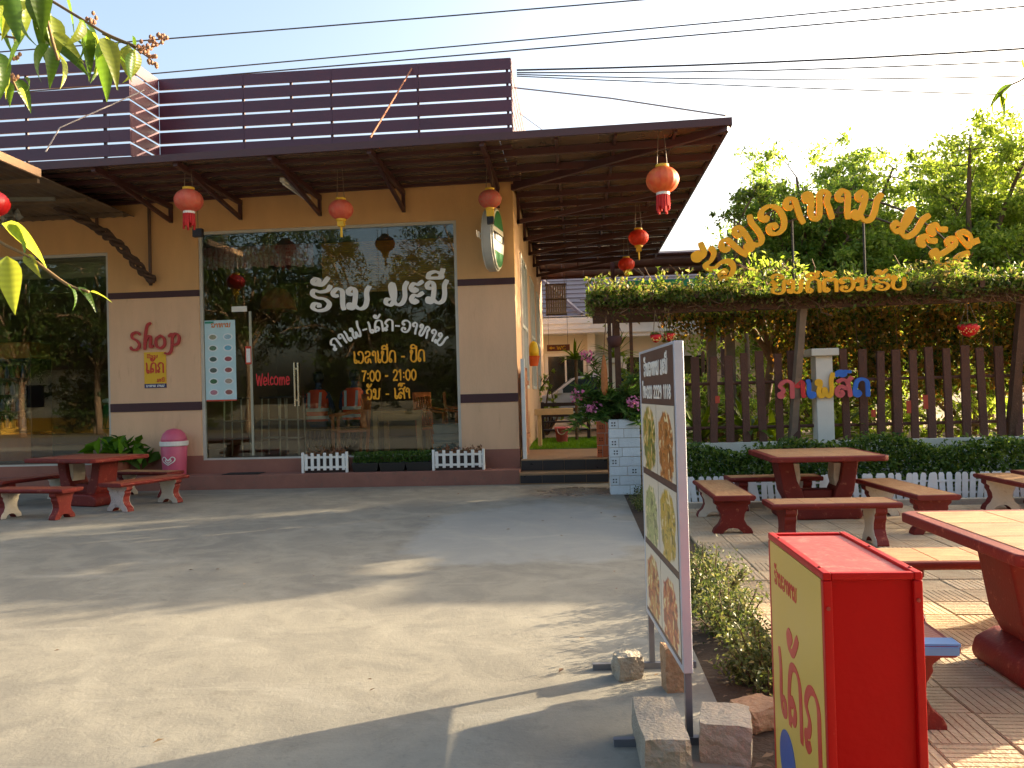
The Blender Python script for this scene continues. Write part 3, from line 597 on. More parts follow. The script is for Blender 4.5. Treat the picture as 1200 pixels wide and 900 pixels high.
# people in orange vests seated inside with their backs to the glass
def person(loc, label):
    t = thing('person', label, 'person', loc, 0, 'people in orange vests seated in the shop')
    J = {'pelvis': (0, 0, .48), 'belly': (0, .02, .66), 'chest': (0, .05, .9), 'neck': (0, .09, 1.08), 'nape': (0, .11, 1.15), 'head': (0, .13, 1.24), 'crown': (0, .13, 1.34)}
    R = {'pelvis': .16, 'belly': .145, 'chest': .165, 'neck': .065, 'nape': .055, 'head': .088, 'crown': .06}
    E_ = [('pelvis', 'belly'), ('belly', 'chest'), ('chest', 'neck'), ('neck', 'nape'), ('nape', 'head'), ('head', 'crown')]
    for s, n in ((-1, 'l'), (1, 'r')):
        for a, p, r in (('sh', (s * .19, .05, .98), .07), ('el', (s * .27, .12, .7), .05), ('wr', (s * .2, .36, .66), .035), ('hand', (s * .17, .45, .66), .03),
                        ('hip', (s * .1, .06, .47), .1), ('knee', (s * .14, .46, .48), .065), ('ankle', (s * .14, .46, .1), .04), ('toe', (s * .14, .58, .04), .035)):
            J[a + n] = p; R[a + n] = r
        E_ += [('chest', 'sh' + n), ('sh' + n, 'el' + n), ('el' + n, 'wr' + n), ('wr' + n, 'hand' + n), ('pelvis', 'hip' + n), ('hip' + n, 'knee' + n), ('knee' + n, 'ankle' + n), ('ankle' + n, 'toe' + n)]
    ks = list(J); me = bpy.data.meshes.new('body'); me.from_pydata([J[k] for k in ks], [(ks.index(a), ks.index(b)) for a, b in E_], [])
    b = link('body', me, mat('dark_clothes', srgb(52, 60, 84), .8, .15), t)
    sk = b.modifiers.new('skin', 'SKIN')
    for i, k in enumerate(ks): me.skin_vertices[0].data[i].radius = (R[k], R[k]); me.skin_vertices[0].data[i].use_root = (i == 0)
    sk.use_smooth_shade = True; ss = b.modifiers.new('sub', 'SUBSURF'); ss.levels = 1; ss.render_levels = 2
    v = MB(); n = 20
    prof = [(.5, .2, .16), (.66, .19, .155), (.86, .215, .16), (1.0, .215, .13), (1.08, .12, .09)]
    for z, rx, ry in prof:
        for j in range(n): a = 2 * PI * j / n; v.v.append((rx * math.cos(a), .04 * (z > .7) + ry * math.sin(a), z))
    for i in range(len(prof) - 1):
        for j in range(n): v.f.append((i * n + j, i * n + (j + 1) % n, (i + 1) * n + (j + 1) % n, (i + 1) * n + j))
    vo = v.build('vest', mat('vest_orange', srgb(226, 70, 26), .7, .1), t, smooth=True)
    s_ = MB()
    for z0, z1, rx, ry, oy in ((.54, .6, .204, .164, 0.0), (.68, .74, .2, .166, .01)):
        for z in (z0, z1):
            for j in range(n): a = 2 * PI * j / n; s_.v.append((rx * 1.03 * math.cos(a), oy + ry * 1.04 * math.sin(a), z))
        o_ = len(s_.v) - 2 * n
        for j in range(n): s_.f.append((o_ + j, o_ + (j + 1) % n, o_ + n + (j + 1) % n, o_ + n + j))
    for sx in (-1, 1): s_.add([(sx * .1 - .025, -.165, .74), (sx * .1 + .025, -.165, .74), (sx * .11 + .025, -.115, 1.03), (sx * .11 - .025, -.115, 1.03)], [(0, 1, 2, 3)])
    s_.build('reflective_stripe', mat('vest_silver', srgb(190, 190, 180), .4, .05), vo)
    hr = MB().lathe([(.07, -.09), (.098, -.03), (.105, .03), (.085, .09), (.04, .12)], 14, (0, .12, 1.3)).build('hair', mat('hair_black', srgb(20, 16, 14), .5), t, smooth=True)
    st = thing('stool', label.replace('person in orange vest seated', 'low stool under the person in orange vest seated') if False else 'dark stool under the person ' + ('beside the door handle' if loc[0] < -4.6 else 'behind the armchair'), 'stool', (loc[0], loc[1] + .05, loc[2]), 0)
    MB().box(-.2, .2, -.18, .18, .33, .37).build('seat', M_dark, st, bevel=.008)
    for sx in (-1, 1):
        for sy in (-1, 1): MB().beam((sx * .16, sy * .14, 0), (sx * .16, sy * .14, .33), .035, .035).build('leg', M_dark, st)
person((-4.8, 2.05, .50), 'person in orange vest seated inside, back to the door handle')
person((-4.12, 2.05, .52), 'person in orange vest seated inside behind the wooden armchair')

# ================================================================== AWNING
M_aw = mat('awning_metal', srgb(76, 44, 42), .45, .12, 3, metal=.0)
M_sheet = mat('awning_underside', srgb(112, 92, 74), .1, .08, 1.5, spec=1.0)
aw = thing('awning', 'brown metal awning wrapping the shop front and side wall', 'awning', (0, 0, 0))
AF = -1.7
def az(x): return 4.86 + .012 * (x + 1)
X0, X1 = -9.5, 2.07
def sheet(x0, x1, y0, y1):
    m_ = MB(); z0, z1 = az(x0), az(x1)
    m_.add([(x0, y0, z0), (x1, y0, z1), (x1, y1, z1), (x0, y1, z0), (x0, y0, z0 + .03), (x1, y0, z1 + .03), (x1, y1, z1 + .03), (x0, y1, z0 + .03)],
           [(0, 3, 2, 1), (4, 5, 6, 7), (0, 1, 5, 4), (1, 2, 6, 5), (2, 3, 7, 6), (3, 0, 4, 7)]); return m_
n_ = 6
for i in range(n_):
    a = X0 + (XR - X0) * i / n_; b = X0 + (XR - X0) * (i + 1) / n_
    sheet(a, b - .004, AF, WY + .02).build('roof_sheet', M_sheet, aw)
for i in range(9):
    y0 = AF + i * (8.6 - AF) / 9; sheet(XR, X1, y0, y0 + (8.6 - AF) / 9 - .004).build('roof_sheet', M_sheet, aw)
MB().beam((X0, AF - .02, az(X0) + .0), (X1 + .04, AF - .02, az(X1) + .0), .05, .1).build('front_fascia', M_aw, aw)
MB().beam((X1 + .02, AF, az(X1) + .0), (X1 + .02, 8.6, az(X1) + .0), .05, .1).build('side_fascia', M_aw, aw)
for y in (-1.35, -.95, -.52, -.1, .32): MB().beam((X0, y, az(X0) - .035), (XR + .15, y, az(XR) - .035), .05, .05).build('purlin', M_aw, aw)
for x in (-6.7, -5.5, -4.15, -2.75, -1.2):
    MB().beam((x, AF + .02, az(x) - .06), (x, WY, az(x) - .1), .06, .08).build('bracket', M_aw, aw)
    MB().beam((x, AF + .5, az(x) - .1), (x, WY - .02, 4.45), .05, .06).build('bracket_strut', M_aw, aw)
    MB().beam((x, WY - .03, 4.42), (x, WY - .03, az(x) - .08), .05, .06).build('wall_bar', M_aw, aw)
# hip brace and side beams
MB().beam((XR, WY, az(XR) - .12), (X1, AF, az(X1) - .07), .07, .1).build('hip_beam', M_aw, aw)
y = AF + .55
k = 0
while y < 8.6:
    MB().beam((XR + .02, y, az(XR) - .06), (X1, y, az(X1) - .06), .06, .1).build('cross_beam', M_aw, aw)
    if k % 2 == 1 and y > .5:
        MB().beam((XR, y + .1, az(XR) - .5), (X1 - .3, y + .1, az(X1) - .1), .05, .07).build('side_strut', M_aw, aw)
        MB().beam((XR + .03, y + .1, az(XR) - .52), (XR + .03, y + .1, az(XR) - .05), .05, .05).build('wall_bar', M_aw, aw)
        for q in (.35, .6): MB().beam((XR + 3 * q, y + .1, az(0) - .5 + .42 * (3 * q / 2.73)), (XR + 3 * q, y + .1, az(0) - .06), .03, .03).build('web_bar', M_aw, aw)
    y += .8; k += 1
for x in (-.2, .6, 1.4): MB().beam((x, AF + .1, az(x) - .03), (x, 8.6, az(x) - .03), .04, .04).build('side_purlin', M_aw, aw)
# rear awning beyond
ra = thing('rear_awning', 'lower dark brown lean-to roof behind the main awning', 'awning', (0, 0, 0))
for i in range(8):
    a = XR + i * .61; MB().add([(a, 8.9, 4.98), (a + .605, 8.9, 4.98), (a + .605, 10.9, 4.72), (a, 10.9, 4.72), (a, 8.9, 5.01), (a + .605, 8.9, 5.01), (a + .605, 10.9, 4.75), (a, 10.9, 4.75)],
        [(0, 3, 2, 1), (4, 5, 6, 7), (0, 1, 5, 4), (1, 2, 6, 5), (2, 3, 7, 6), (3, 0, 4, 7)]).build('roof_sheet', M_aw, ra)
for i in range(3): MB().beam((XR, 9.1 + i * .8, 4.92 - .104 * i), (3.9, 9.1 + i * .8, 4.92 - .104 * i), .05, .07).build('purlin', M_aw, ra)
for x in (1.0, 3.8): MB().beam((x, 8.95, 0), (x, 8.95, 4.94), .1, .1).build('post', M_aw, ra)
# lean-to canopy on the left
lc = thing('side_canopy', 'older corrugated canopy with pale edge board beyond the brown awning', 'awning', (0, 0, 0))
M_old = mat('old_sheet', srgb(120, 98, 70), .6, .2, 3, c2=srgb(88, 70, 52))
nc = 26; vs = []; fs = []
for i in range(nc * 2 + 1):
    x = -7.34 - i * .09; zz = .02 * (i % 2)
    vs += [(x, -3.6, 4.64 + zz), (x, WY - .02, 4.56 + zz)]
for i in range(nc * 2): fs.append((2 * i, 2 * i + 2, 2 * i + 3, 2 * i + 1))
lo = MB().add(vs, fs).build('corrugated_sheet', M_old, lc); sm = lo.modifiers.new('s', 'SOLIDIFY'); sm.thickness = .01
MB().beam((-7.3, -3.6, 4.65), (-7.3, -1.95, 4.62), .04, .11).build('edge_board', mat('edge_board', srgb(200, 160, 120), .6, .1), lc)
for y in (-3.0, -1.9, -.8, .2): MB().beam((-12, y, 4.53), (-7.36, y, 4.53), .05, .06).build('purlin', M_old, lc)
MB().beam((-7.6, -1.2, 4.46), (-9.2, -1.6, 4.42), .05, .05).build('tie_bar', mat('galvanised', srgb(140, 140, 130), .4, .1, metal=.6), lc)
# fluorescent tube
ft = thing('fluorescent_light', 'unlit fluorescent batten under the brown awning', 'light', (-4.25, 0, 4.62))
MB().box(-.035, .035, -.95, .25, 0, .06).build('batten', mat('batten_white', srgb(205, 200, 190), .5), ft, bevel=.006)
MB().tube([(0, -.9, -.02), (0, .2, -.02)], .016, 8).build('tube', mat('tube_glass', srgb(225, 222, 212), .3), ft)
# twisted dry vine on the left
tv = thing('twisted_vine', 'thick twisted dead vine slung from canopy to wall pipe', 'vine', (-7.0, 0, 3.3))
path = [(-9.2, -.6, 4.62), (-8.5, -.4, 4.7), (-8.05, -.2, 4.5), (-7.64, -.1, 4.25), (-7.45, 0, 4.1), (-7.25, .1, 3.86), (-7.1, .25, 3.6), (-6.98, .38, 3.42)]
cp = catmull(path, 8)
for s in range(3):
    pts = []
    for i, p in enumerate(cp):
        a = i * .55 + s * 2.1; r = .035 + .012 * math.sin(i * .7 + s); pts.append((p.x + 7.0 + r * math.cos(a), p.y + r * math.sin(a), p.z - 3.3 + r * math.sin(a + 1)))
    MB().tube(pts, [.034 + .01 * math.sin(i * 1.3 + s) for i in range(len(pts))], 7).build('stem', mat('vine_bark', srgb(80, 60, 46), .9, .3, 12, .8, 50), tv, smooth=True)
bgp = MB(); 
for i in range(40):
    c = Vector((-8.95 + rnd.gauss(0, .16), -.55 + rnd.gauss(0, .08), 4.52 + rnd.gauss(0, .12)))
    q = [c + Vector((rnd.gauss(0, .07), rnd.gauss(0, .05), rnd.gauss(0, .07))) for _ in range(4)]; bgp.add(q, [(0, 1, 2), (0, 2, 3), (0, 3, 1), (1, 3, 2)])
tag(bgp.build('plastic_bundle', mat('clear_plastic', srgb(150, 150, 140), .15, .3, 10, spec=1.0)), 'crumpled clear plastic bundle tied to the canopy bar', 'plastic bag')

# ================================================================== SLATTED PARAPET SCREEN
M_sl = mat('slat_purple', srgb(84, 44, 58), .45, .1, 3, piece=.06)
M_post = mat('screen_post', srgb(60, 36, 44), .5, .1)
sc = thing('slat_screen', 'tall purple brown horizontal slat screen above the awning', 'screen', (0, 0, 0))
ZS = [5.30 + i * .226 for i in range(7)]
for z in ZS:
    a = -6.86
    for b in (-5.4, -3.9, -2.45, -.93):
        MB().box(a, b - .004, WY - .03, WY - .005, z, z + .186).build('slat', M_sl, sc); a = b
    a = -16
    for b in (-13, -10.2, -7.2, -6.86):
        MB().box(a, b - .004, -.42, -.395, z - .0, z + .186).build('slat', M_sl, sc); a = b
    MB().box(-6.885, -6.862, -.39, WY - .035, z, z + .186).build('slat', M_sl, sc)
    for a in (WY, 2.5, 4.5): MB().box(-.95, -.925, a, a + 1.99, z, z + .186).build('slat', M_sl, sc)
for x in (-5.42, -4.6, -3.92, -2.47, -1.0): MB().box(x - .02, x + .02, WY - .004, WY + .036, 4.9, 6.84).build('post', M_post, sc)
for x in (-12, -9.8, -8.6, -7.3): MB().box(x - .02, x + .02, -.394, -.354, 4.9, 6.84).build('post', M_post, sc)
for y in (1.2, 3.4, 5.6): MB().box(-.99, -.951, y, y + .04, 4.9, 6.84).build('post', M_post, sc)
MB().box(-7.0, -6.86, -.39, WY - .04, 4.9, 5.28).build('corner_board', M_sl, sc)
MB().box(-16, -6.86, -.42, -.39, 4.9, 5.28).build('kick_board', M_sl, sc)
MB().box(-6.86, -.93, WY - .03, WY, 4.9, 5.28).build('kick_board', M_sl, sc)
rr_ = tag(MB().tube([(-2.55, WY - .06, 6.75), (-2.72, AF, 4.95)], .014, 6).build('stay_rod', mat('rust', srgb(140, 84, 56), .8, .3, 30)), 'rusty diagonal stay rod from slat screen to awning edge', 'rod')
tag(MB().tube([(-6.6, -.45, 6.3), (-7.3, -1.5, 5.4), (-7.4, -1.68, 5.0)], .01, 6).build('stay_cable', mat('cable_grey', srgb(150, 140, 135), .5)), 'thin grey stay wire at the inner corner of the slat screen', 'wire')
tag(MB().tube([(-.9, .6, 6.4), (.6, -.6, 5.7), (2.05, -1.65, 5.0)], .012, 6).build('stay_chain', MATS['cable_grey']), 'twisted stay wire from screen end to awning corner', 'wire')
tag(MB().tube([(-.9, 1.8, 6.4), (.1, 1.8, 5.6), (.6, 1.8, 4.92)], .006, 5).build('stay_cable', MATS['cable_grey']), 'thin stay wire from the screen end to the awning sheet', 'wire')

# ================================================================== LANTERNS
M_lred = mat('lantern_red', srgb(222, 50, 18), .55, .1, 12); M_lred2 = mat('lantern_faded', srgb(206, 70, 46), .6, .15, 14, c2=srgb(208, 110, 80)); M_lyel = mat('lantern_yellow', srgb(226, 178, 40), .6, .1)
M_lblk = mat('lantern_black', srgb(24, 20, 20), .6)
def lantern(x, y, z, r, m, label, ztop, tail):
    t = thing('paper_lantern', label, 'lantern', (x, y, z), 0, 'red paper lanterns hung from the awning')
    me = MB(); n, k = 48, 14
    for i in range(k + 1):
        ph = -1.2 + 2.4 * i / k
        for j in range(n):
            a = 2 * PI * j / n; rr1 = r * math.cos(ph) * (1 - .05 * (.5 + .5 * math.cos(a * 16))); me.v.append((rr1 * math.cos(a), rr1 * math.sin(a), r * .82 * math.sin(ph)))
    for i in range(k):
        for j in range(n): me.f.append((i * n + j, i * n + (j + 1) % n, (i + 1) * n + (j + 1) % n, (i + 1) * n + j))
    me.build('globe', m, t, smooth=True)
    MB().lathe([(r * .38, r * .74), (r * .4, r * .78), (r * .4, r * .92), (r * .36, r * .92)], 20).build('top_cap', M_lyel if tail != 'white' else M_vw, t)
    MB().lathe([(r * .36, -r * .92), (r * .4, -r * .92), (r * .4, -r * .76), (r * .36, -r * .74)], 20).build('bottom_cap', {'white': M_vw, 'red': M_vw}.get(tail, M_lyel), t)
    tl = MB(); 
    if tail in ('red', 'white'):
        for j in range(14): a = 2 * PI * j / 14; tl.tube([(r * .33 * math.cos(a), r * .33 * math.sin(a), -r * .9), (r * .36 * math.cos(a), r * .36 * math.sin(a), -r * 1.6 - r * .2 * (j % 3))], r * .08, 5)
        tl.build('tassel', mat('tassel_red', srgb(196, 40, 36), .8, .15, 30), t)
    elif tail == 'black':
        MB().box(-r * .3, r * .3, -r * .3, r * .3, -r * 1.5, -r * .92).build('tassel', M_lyel, t); MB().box(-r * .28, r * .28, -r * .28, r * .28, -r * 2.1, -r * 1.51).build('weight', M_lblk, t)
    else:
        MB().box(-r * .25, r * .25, -r * .25, r * .25, -r * 1.35, -r * .92).build('tassel_head', M_lyel, t); MB().tube([(0, 0, -r * 1.3), (0, 0, -r * 2.2)], r * .1, 6).build('tassel', M_lyel, t)
    c = MB()
    for dx in (-.3, .3): c.tube([(dx * r, 0, r * .9), (dx * r * .6, 0, ztop - z)], .005, 4)
    c.build('hanger', mat('hanger_wire', srgb(120, 100, 80), .5), t)
    return t
lantern(-5.48, -1.35, 4.30, .205, M_lred2, 'faded pink lantern with red tassel and black block near the canopy', 4.84, 'red')
lantern(-3.42, -.8, 4.20, .185, M_lred2, 'faded red lantern with yellow tag hung below the fluorescent batten', 4.84, 'yellow')
lantern(-1.22, -.6, 4.30, .175, mat('lantern_patterned', srgb(200, 60, 44), .6, .3, 30, c2=srgb(170, 110, 80)), 'patterned red lantern with black block beside the oval beer sign', 4.84, 'black')
lantern(1.22, -1.45, 4.24, .225, mat('lantern_orange', srgb(220, 72, 34), .55, .2, 10, c2=srgb(226, 120, 60)), 'large orange lantern with red tassel under the awning corner', 4.86, 'red')
lantern(1.2, 2.6, 4.24, .19, M_lred, 'bright red lantern with yellow tassel nearest the large orange lantern along the side', 4.86, 'yellow')
lantern(1.13, 5.2, 4.16, .185, M_lred, 'bright red lantern with yellow tassel hung last along the side awning', 4.86, 'yellow')
lantern(-7.2, -3.0, 3.95, .2, mat('lantern_crimson', srgb(190, 24, 24), .4, .1), 'crimson lantern hanging from the old corrugated canopy', 4.66, 'yellow')
tag(MB().box(-5.62, -5.48, -.98, -.9, 3.86, 3.98).build('hanging_block', M_lblk), 'small black block dangling under the faded pink lantern', 'block')
MBh = MB().tube([(-5.55, -.94, 3.98), (-5.55, -.94, 4.8)], .004, 4).build('cord', M_lblk, bpy.data.objects['hanging_block'])

# oval beer sign on the pillar
ov = thing('oval_sign', 'tall oval green and white light-box sign projecting from the pillar', 'sign', (-1.2, WY, 3.83), math.radians(-9))
def oval(rx, rz, k=40): return [(rx * math.cos(2 * PI * i / k), rz * math.sin(2 * PI * i / k)) for i in range(k)]
MB().prism([(a - .42, b) for a, b in oval(.36, .5)], -.07, .07, 'x').build('casing', mat('casing_silver', srgb(176, 172, 158), .4, .08), ov, bevel=.01)
for s in (-1, 1):
    MB().prism([(a - .42, b) for a, b in oval(.33, .47)], s * .072, s * .1, 'x').build('face', mat('sign_cream', srgb(222, 218, 200), .4), ov, bevel=.02)
    for lo_, hi_, mm in ((.15, .46, 'sign_green'), (-.46, -.17, 'sign_green'), (-.06, .1, 'sign_black')):
        q = [(a, b) for a, b in oval(.3, .44, 64) if lo_ <= b <= hi_]
        up_ = sorted([p for p in q if p[0] > 0], key=lambda p: p[1]); dn = sorted([p for p in q if p[0] <= 0], key=lambda p: -p[1])
        MB().prism([(a - .42, b) for a, b in up_ + dn], s * .09, s * .106, 'x').build('panel', mat(mm, srgb(24, 20, 22), .4), ov)
    write('BEER'.replace('B', '8').replace('E', 'C').replace('R', 'p') if False else 'ເບຍ', ov, M_vw, (s * .107, -.42 - s * -.18 if s < 0 else -.42 - .18, -.03), (0, s, 0) if s > 0 else (0, -1, 0), (0, 0, 1), .09, .36, wdt=.2, depth=.004)
MB().beam((0, -.1, .1), (0, .0, .1), .05, .05).build('arm', M_aw, ov); MB().beam((0, -.1, -.1), (0, .0, -.1), .05, .05).build('arm', M_aw, ov)

# ================================================================== CONCRETE TABLES AND BENCHES
M_red = mat('red_paint', srgb(112, 34, 26), .6, .18, 5, .12, 90, wear=srgb(178, 104, 78), wearamt=.4, spec=.3)
M_white = mat('white_paint', srgb(206, 196, 178), .7, .08, 6, .3, 50, wear=srgb(150, 128, 104), wearamt=.45)
M_top = mat('clay_top', srgb(160, 104, 62), .5, .2, 5, .4, 50, c2=srgb(196, 154, 106), piece=.1, wear=srgb(132, 82, 54), wearamt=.55, stretch=(1, 5, 1))
M_topr = mat('red_clay_top', srgb(136, 62, 40), .45, .2, 6, .3, 60, c2=srgb(160, 84, 54), piece=.08)
M_blue = mat('blue_paint', srgb(80, 128, 178), .5, .1)
def leg_profile(h, wd):
    w_ = wd / 2
    half = [(w_ * .98, 0), (w_ * .98, .06 * h), (w_ * .9, .16 * h), (w_ * .7, .26 * h), (w_ * .56, .42 * h), (w_ * .6, .58 * h), (w_ * .74, .72 * h), (w_ * .72, .8 * h), (w_ * .9, .88 * h), (w_ * .9, h)]
    bot = [(w_ * .5, 0), (w_ * .42, .08 * h), (w_ * .24, .15 * h)]
    return half + [(-a, b) for a, b in reversed(half)] + [(-a, b) for a, b in bot] + [(0, .17 * h)] + list(reversed(bot))
def bench(loc, rz, label, length=1.2, wd=.4, h=.38, top=None, face=None, endmat=None, flip=False):
    """long axis along local X; red frame, clay tile inlay, two scrolled legs"""
    t = thing('bench', label, 'bench', loc, rz, 'red concrete benches'); th = .05
    L, W2 = length / 2, wd / 2
    sl_ = MB().prism([(-W2 + .02, h - th), (W2 - .02, h - th), (W2, h - th + .02), (W2, h - .012), (W2 - .01, h), (-W2 + .01, h), (-W2, h - .012), (-W2, h - th + .02)], -L, L, 'x').build('seat', M_red, t, bevel=.006)
    kx = 4
    for i in range(kx):
        a = -L + .03 + i * (2 * L - .06) / kx
        MB().box(a + .002, a + (2 * L - .06) / kx - .002, -W2 + .03, W2 - .03, h - .01, h + .003).build('seat_tile', top or M_top, sl_, bevel=.002, seg=1)
    for s in (-1, 1):
        x = s * (L - .17)
        lg = MB().prism(leg_profile(h - th, wd * .95), x - .05, x + .05, 'x').build('leg', M_red, t, bevel=.004, seg=1)
        MB().prism([(a * .97, .004 + b * .99) for a, b in leg_profile(h - th, wd * .93)], x - s * .052 - .003, x - s * .052 + .003, 'x').build('leg_face', face or M_white, lg)
        if endmat:
            MB().prism([(a * .97, .004 + b * .99) for a, b in leg_profile(h - th, wd * .93)], x + s * .052 - .003, x + s * .052 + .003, 'x').build('leg_face', endmat, lg)
    if endmat is M_blue: pass
    return t
def table(loc, rz, label, size=(1.15, 1.15), h=.69, top=None):
    t = thing('table', label, 'table', loc, rz, 'red concrete tables'); a, b = size[0] / 2, size[1] / 2; th = .055; c = .05
    oct_ = lambda q: [(-a + c + q, -b + q), (a - c - q, -b + q), (a - q, -b + c + q), (a - q, b - c - q), (a - c - q, b - q), (-a + c + q, b - q), (-a + q, b - c - q), (-a + q, -b + c + q)]
    tp = MB().prism(oct_(0), h - th, h, 'z').build('table_top', M_red, t, bevel=.012)
    nx = 3
    for i in range(nx):
        for j in range(nx):
            x0 = -a + .07 + i * (2 * a - .14) / nx; y0 = -b + .07 + j * (2 * b - .14) / nx
            MB().box(x0 + .002, x0 + (2 * a - .14) / nx - .002, y0 + .002, y0 + (2 * b - .14) / nx - .002, h - .01, h + .003).build('top_tile', top or M_top, tp, bevel=.002, seg=1)
    MB().prism([(-.4, 0), (.4, 0), (.42, .05), (.4, .12), (.3, .17), (-.3, .17), (-.4, .12), (-.42, .05)], -.24, .24).build('foot', M_red, t, bevel=.03, seg=3)
    for s in (-1, 1):
        q = [(s * .14, .16), (s * .3, .16), (s * .36, .28), (s * .42, h - th), (s * .26, h - th), (s * .22, .4), (s * .17, .3)]
        lg = MB().prism(q, -.16, .16).build('support', M_red, t, bevel=.015)
        MB().prism([(s * .2, .3), (s * .24, .42), (s * .25, .58), (s * .18, .58), (s * .17, .42)], -.1, .1).build('inner_face', M_white, lg)
    MB().box(-.16, .16, -.1, .1, .16, .3).build('middle_block', M_red, t, bevel=.02)
    return t
RA = math.radians
# middle set
table((2.5, -3.55, 0), 0, 'red concrete table with tan tiled top before the hedge and picket fence', (1.15, 1.2))
bench((1.45, -3.95, 0), RA(90), 'red bench with white inner leg between hedge table and menu board', 1.4)
bench((2.2, -2.95, 0), 0, 'red bench tucked behind the hedge table beside the low white pickets', 1.05, .34)
bench((2.2, -5.07, 0), 0, 'red bench with one white leg standing before the hedge table', 1.1)
bench((3.2, -4.1, 0), RA(93), 'red bench on the far side of the hedge table from the menu board', 1.45)
# further set partly out of frame
bench((4.55, -3.72, 0), RA(90), 'red bench with white leg beyond the hedge table, by the far pickets', 1.3)
bench((5.5, -2.98, 0), 0, 'red bench standing by the low white pickets beside a second table', 1.2)
table((5.7, -3.95, 0), 0, 'second red concrete table by the far pickets', (1.15, 1.2))
# near set
table((2.36, -8.38, 0), 0, 'large red concrete table with pale tiled top close to the red light box', (1.2, 1.26))
bench((2.3, -7.43, 0), 0, 'tan topped red bench behind the table close to the red light box', 1.15, .44)
b_ = bench((1.27, -8.62, 0), RA(88), 'worn dark red bench with a blue painted end beside the red light box', 1.05, .4, top=M_topr)
MB().box(-.532, -.525, -.19, .19, .342, .374).build('blue_edge', M_blue, b_); MB().box(-.524, -.44, -.199, .199, .372, .3845).build('blue_edge', M_blue, b_)
# left set
table((-6.98, -1.5, 0), RA(-17), 'dark red concrete table in front of the shop glass under the old canopy', (1.35, 1.0), .68, M_topr)
bench((-5.93, -1.85, 0), RA(73), 'red bench with flaking white legs beside the pink bin', 1.2, .4, top=M_topr, face=M_white, endmat=mat('flaking_white', srgb(196, 178, 168), .8, .1, 5, .4, 40, wear=srgb(120, 92, 84), wearamt=.9))
bench((-6.88, -2.78, 0), RA(-8), 'dark red bench with red and white legs before the table by the pink bin', 1.15, .36, top=M_topr)
bench((-8.0, -1.25, 0), RA(73), 'red bench with white legs at the far end of the table by the pink bin', 1.2, .4, top=M_topr)
bench((-6.6, -.62, 0), RA(-17), 'red bench between the shopfront table and the shop ledge', 1.15, .34)
# pink bin on the ledge
bn = thing('ice_cream_bin', 'pink domed litter bin with white band and heart emblem on the ledge', 'bin', (-6.62, .26, .225))
M_pink = mat('pink_plastic', srgb(206, 92, 116), .45, .1, 3)
MB().lathe([(.17, 0), (.18, .02), (.205, .5), (.2, .51)], 28).build('body', M_pink, bn, smooth=True)
MB().lathe([(.212, .48), (.222, .49), (.222, .555), (.212, .56)], 28).build('band', M_vw, bn)
MB().lathe([(.205, .55), (.2, .6), (.17, .68), (.11, .74), (.03, .765)], 28).build('dome_lid', M_pink, bn, smooth=True)
hb = MB()
for q in ([(0, .0), (-.09, .06), (-.1, .11), (-.06, .13), (0, .08), (.06, .13), (.1, .11), (.09, .06), (0, .0)], [(0, .03), (-.05, .07), (-.03, .09), (0, .07), (.03, .09), (.05, .07), (0, .03)]):
    stroke_mesh(hb, q, .014, .006, lambda u, v, d: Vector((u, -math.sqrt(max(0, .205 ** 2 - u * u)) - d, .18 + v)), .9)
hb.build('emblem', M_vw, bn)
write('ice cream'.replace('i', 'l').replace('r', 'c').replace('a', 'o'), bn, M_vw, (-.1, -.212, .1), (1, 0, 0), (0, 0, 1), .035, .2, wdt=.2, depth=.004) if False else None

# picket planters and herb trays on the ledge
M_pw = mat('picket_white', srgb(232, 228, 218), .6, .05, 6, wear=srgb(190, 180, 160), wearamt=.2)
def picket_planter(x0, x1, y, label):
    t = thing('picket_planter', label, 'planter', (x0, y, .225), 0, 'white picket planters on the ledge'); L = x1 - x0
    n = 7
    for i in range(n):
        a = .02 + i * (L - .04 - .05) / (n - 1); MB().box(a, a + .05, -.015, 0, .04, .3 + .02 * (i % 2)).build('picket', M_pw, t, bevel=.004, seg=1)
    for z in (.07, .23): MB().box(0, L, .001, .018, z, z + .035).build('rail', M_pw, t)
    for xx in (-.03, L - .01): MB().box(xx, xx + .04, -.02, .02, 0, .33).build('corner_post', M_pw, t, bevel=.004, seg=1)
    MB().box(.02, L - .02, .02, .24, 0, .24).build('trough', M_dark, t)
    leaf_mesh('dry_plants', np.array([(rnd.uniform(.03, L - .03), rnd.uniform(.03, .22), .26 + abs(rnd.gauss(0, .05))) for _ in range(260)]), .06, leafmat('dry_leaf', [srgb(120, 84, 60), srgb(150, 110, 80), srgb(90, 90, 50)], .3), t)
picket_planter(-4.42, -3.72, .17, 'white picket planter of dry plants at the door side of the glass'); picket_planter(-2.3, -1.52, .17, 'white picket planter of dry plants before the oval sign pillar')
herb = leafmat('herb_leaf', [srgb(40, 70, 26), srgb(70, 100, 36), srgb(96, 120, 50)], .35)
for i, x in enumerate((-3.42, -2.98, -2.55)):
    t = thing('herb_tray', ['black tray of green herbs beside the door side picket planter', 'black tray of green herbs between two other trays', 'black tray of green herbs beside the pillar side picket planter'][i], 'tray', (x, .3, .225), 0, 'black herb trays on the ledge')
    MB().prism([(-.19, 0), (.19, 0), (.22, .14), (-.22, .14)], -.12, .12).build('tray', mat('black_plastic', srgb(22, 20, 20), .4), t, bevel=.006)
    leaf_mesh('herbs', np.array([(rnd.uniform(-.22, .22), rnd.uniform(-.13, .13), .14 + rnd.random() * .17) for _ in range(900)]), .05, herb, t, aspect=.35)
tag(MB().box(-5.75, -5.15, .09, .42, .228, .236).build('door_mat', mat('mat_black', srgb(36, 30, 28), .95, .2, 30, .6, 200)), 'dark door mat on the ledge before the glass door', 'mat')

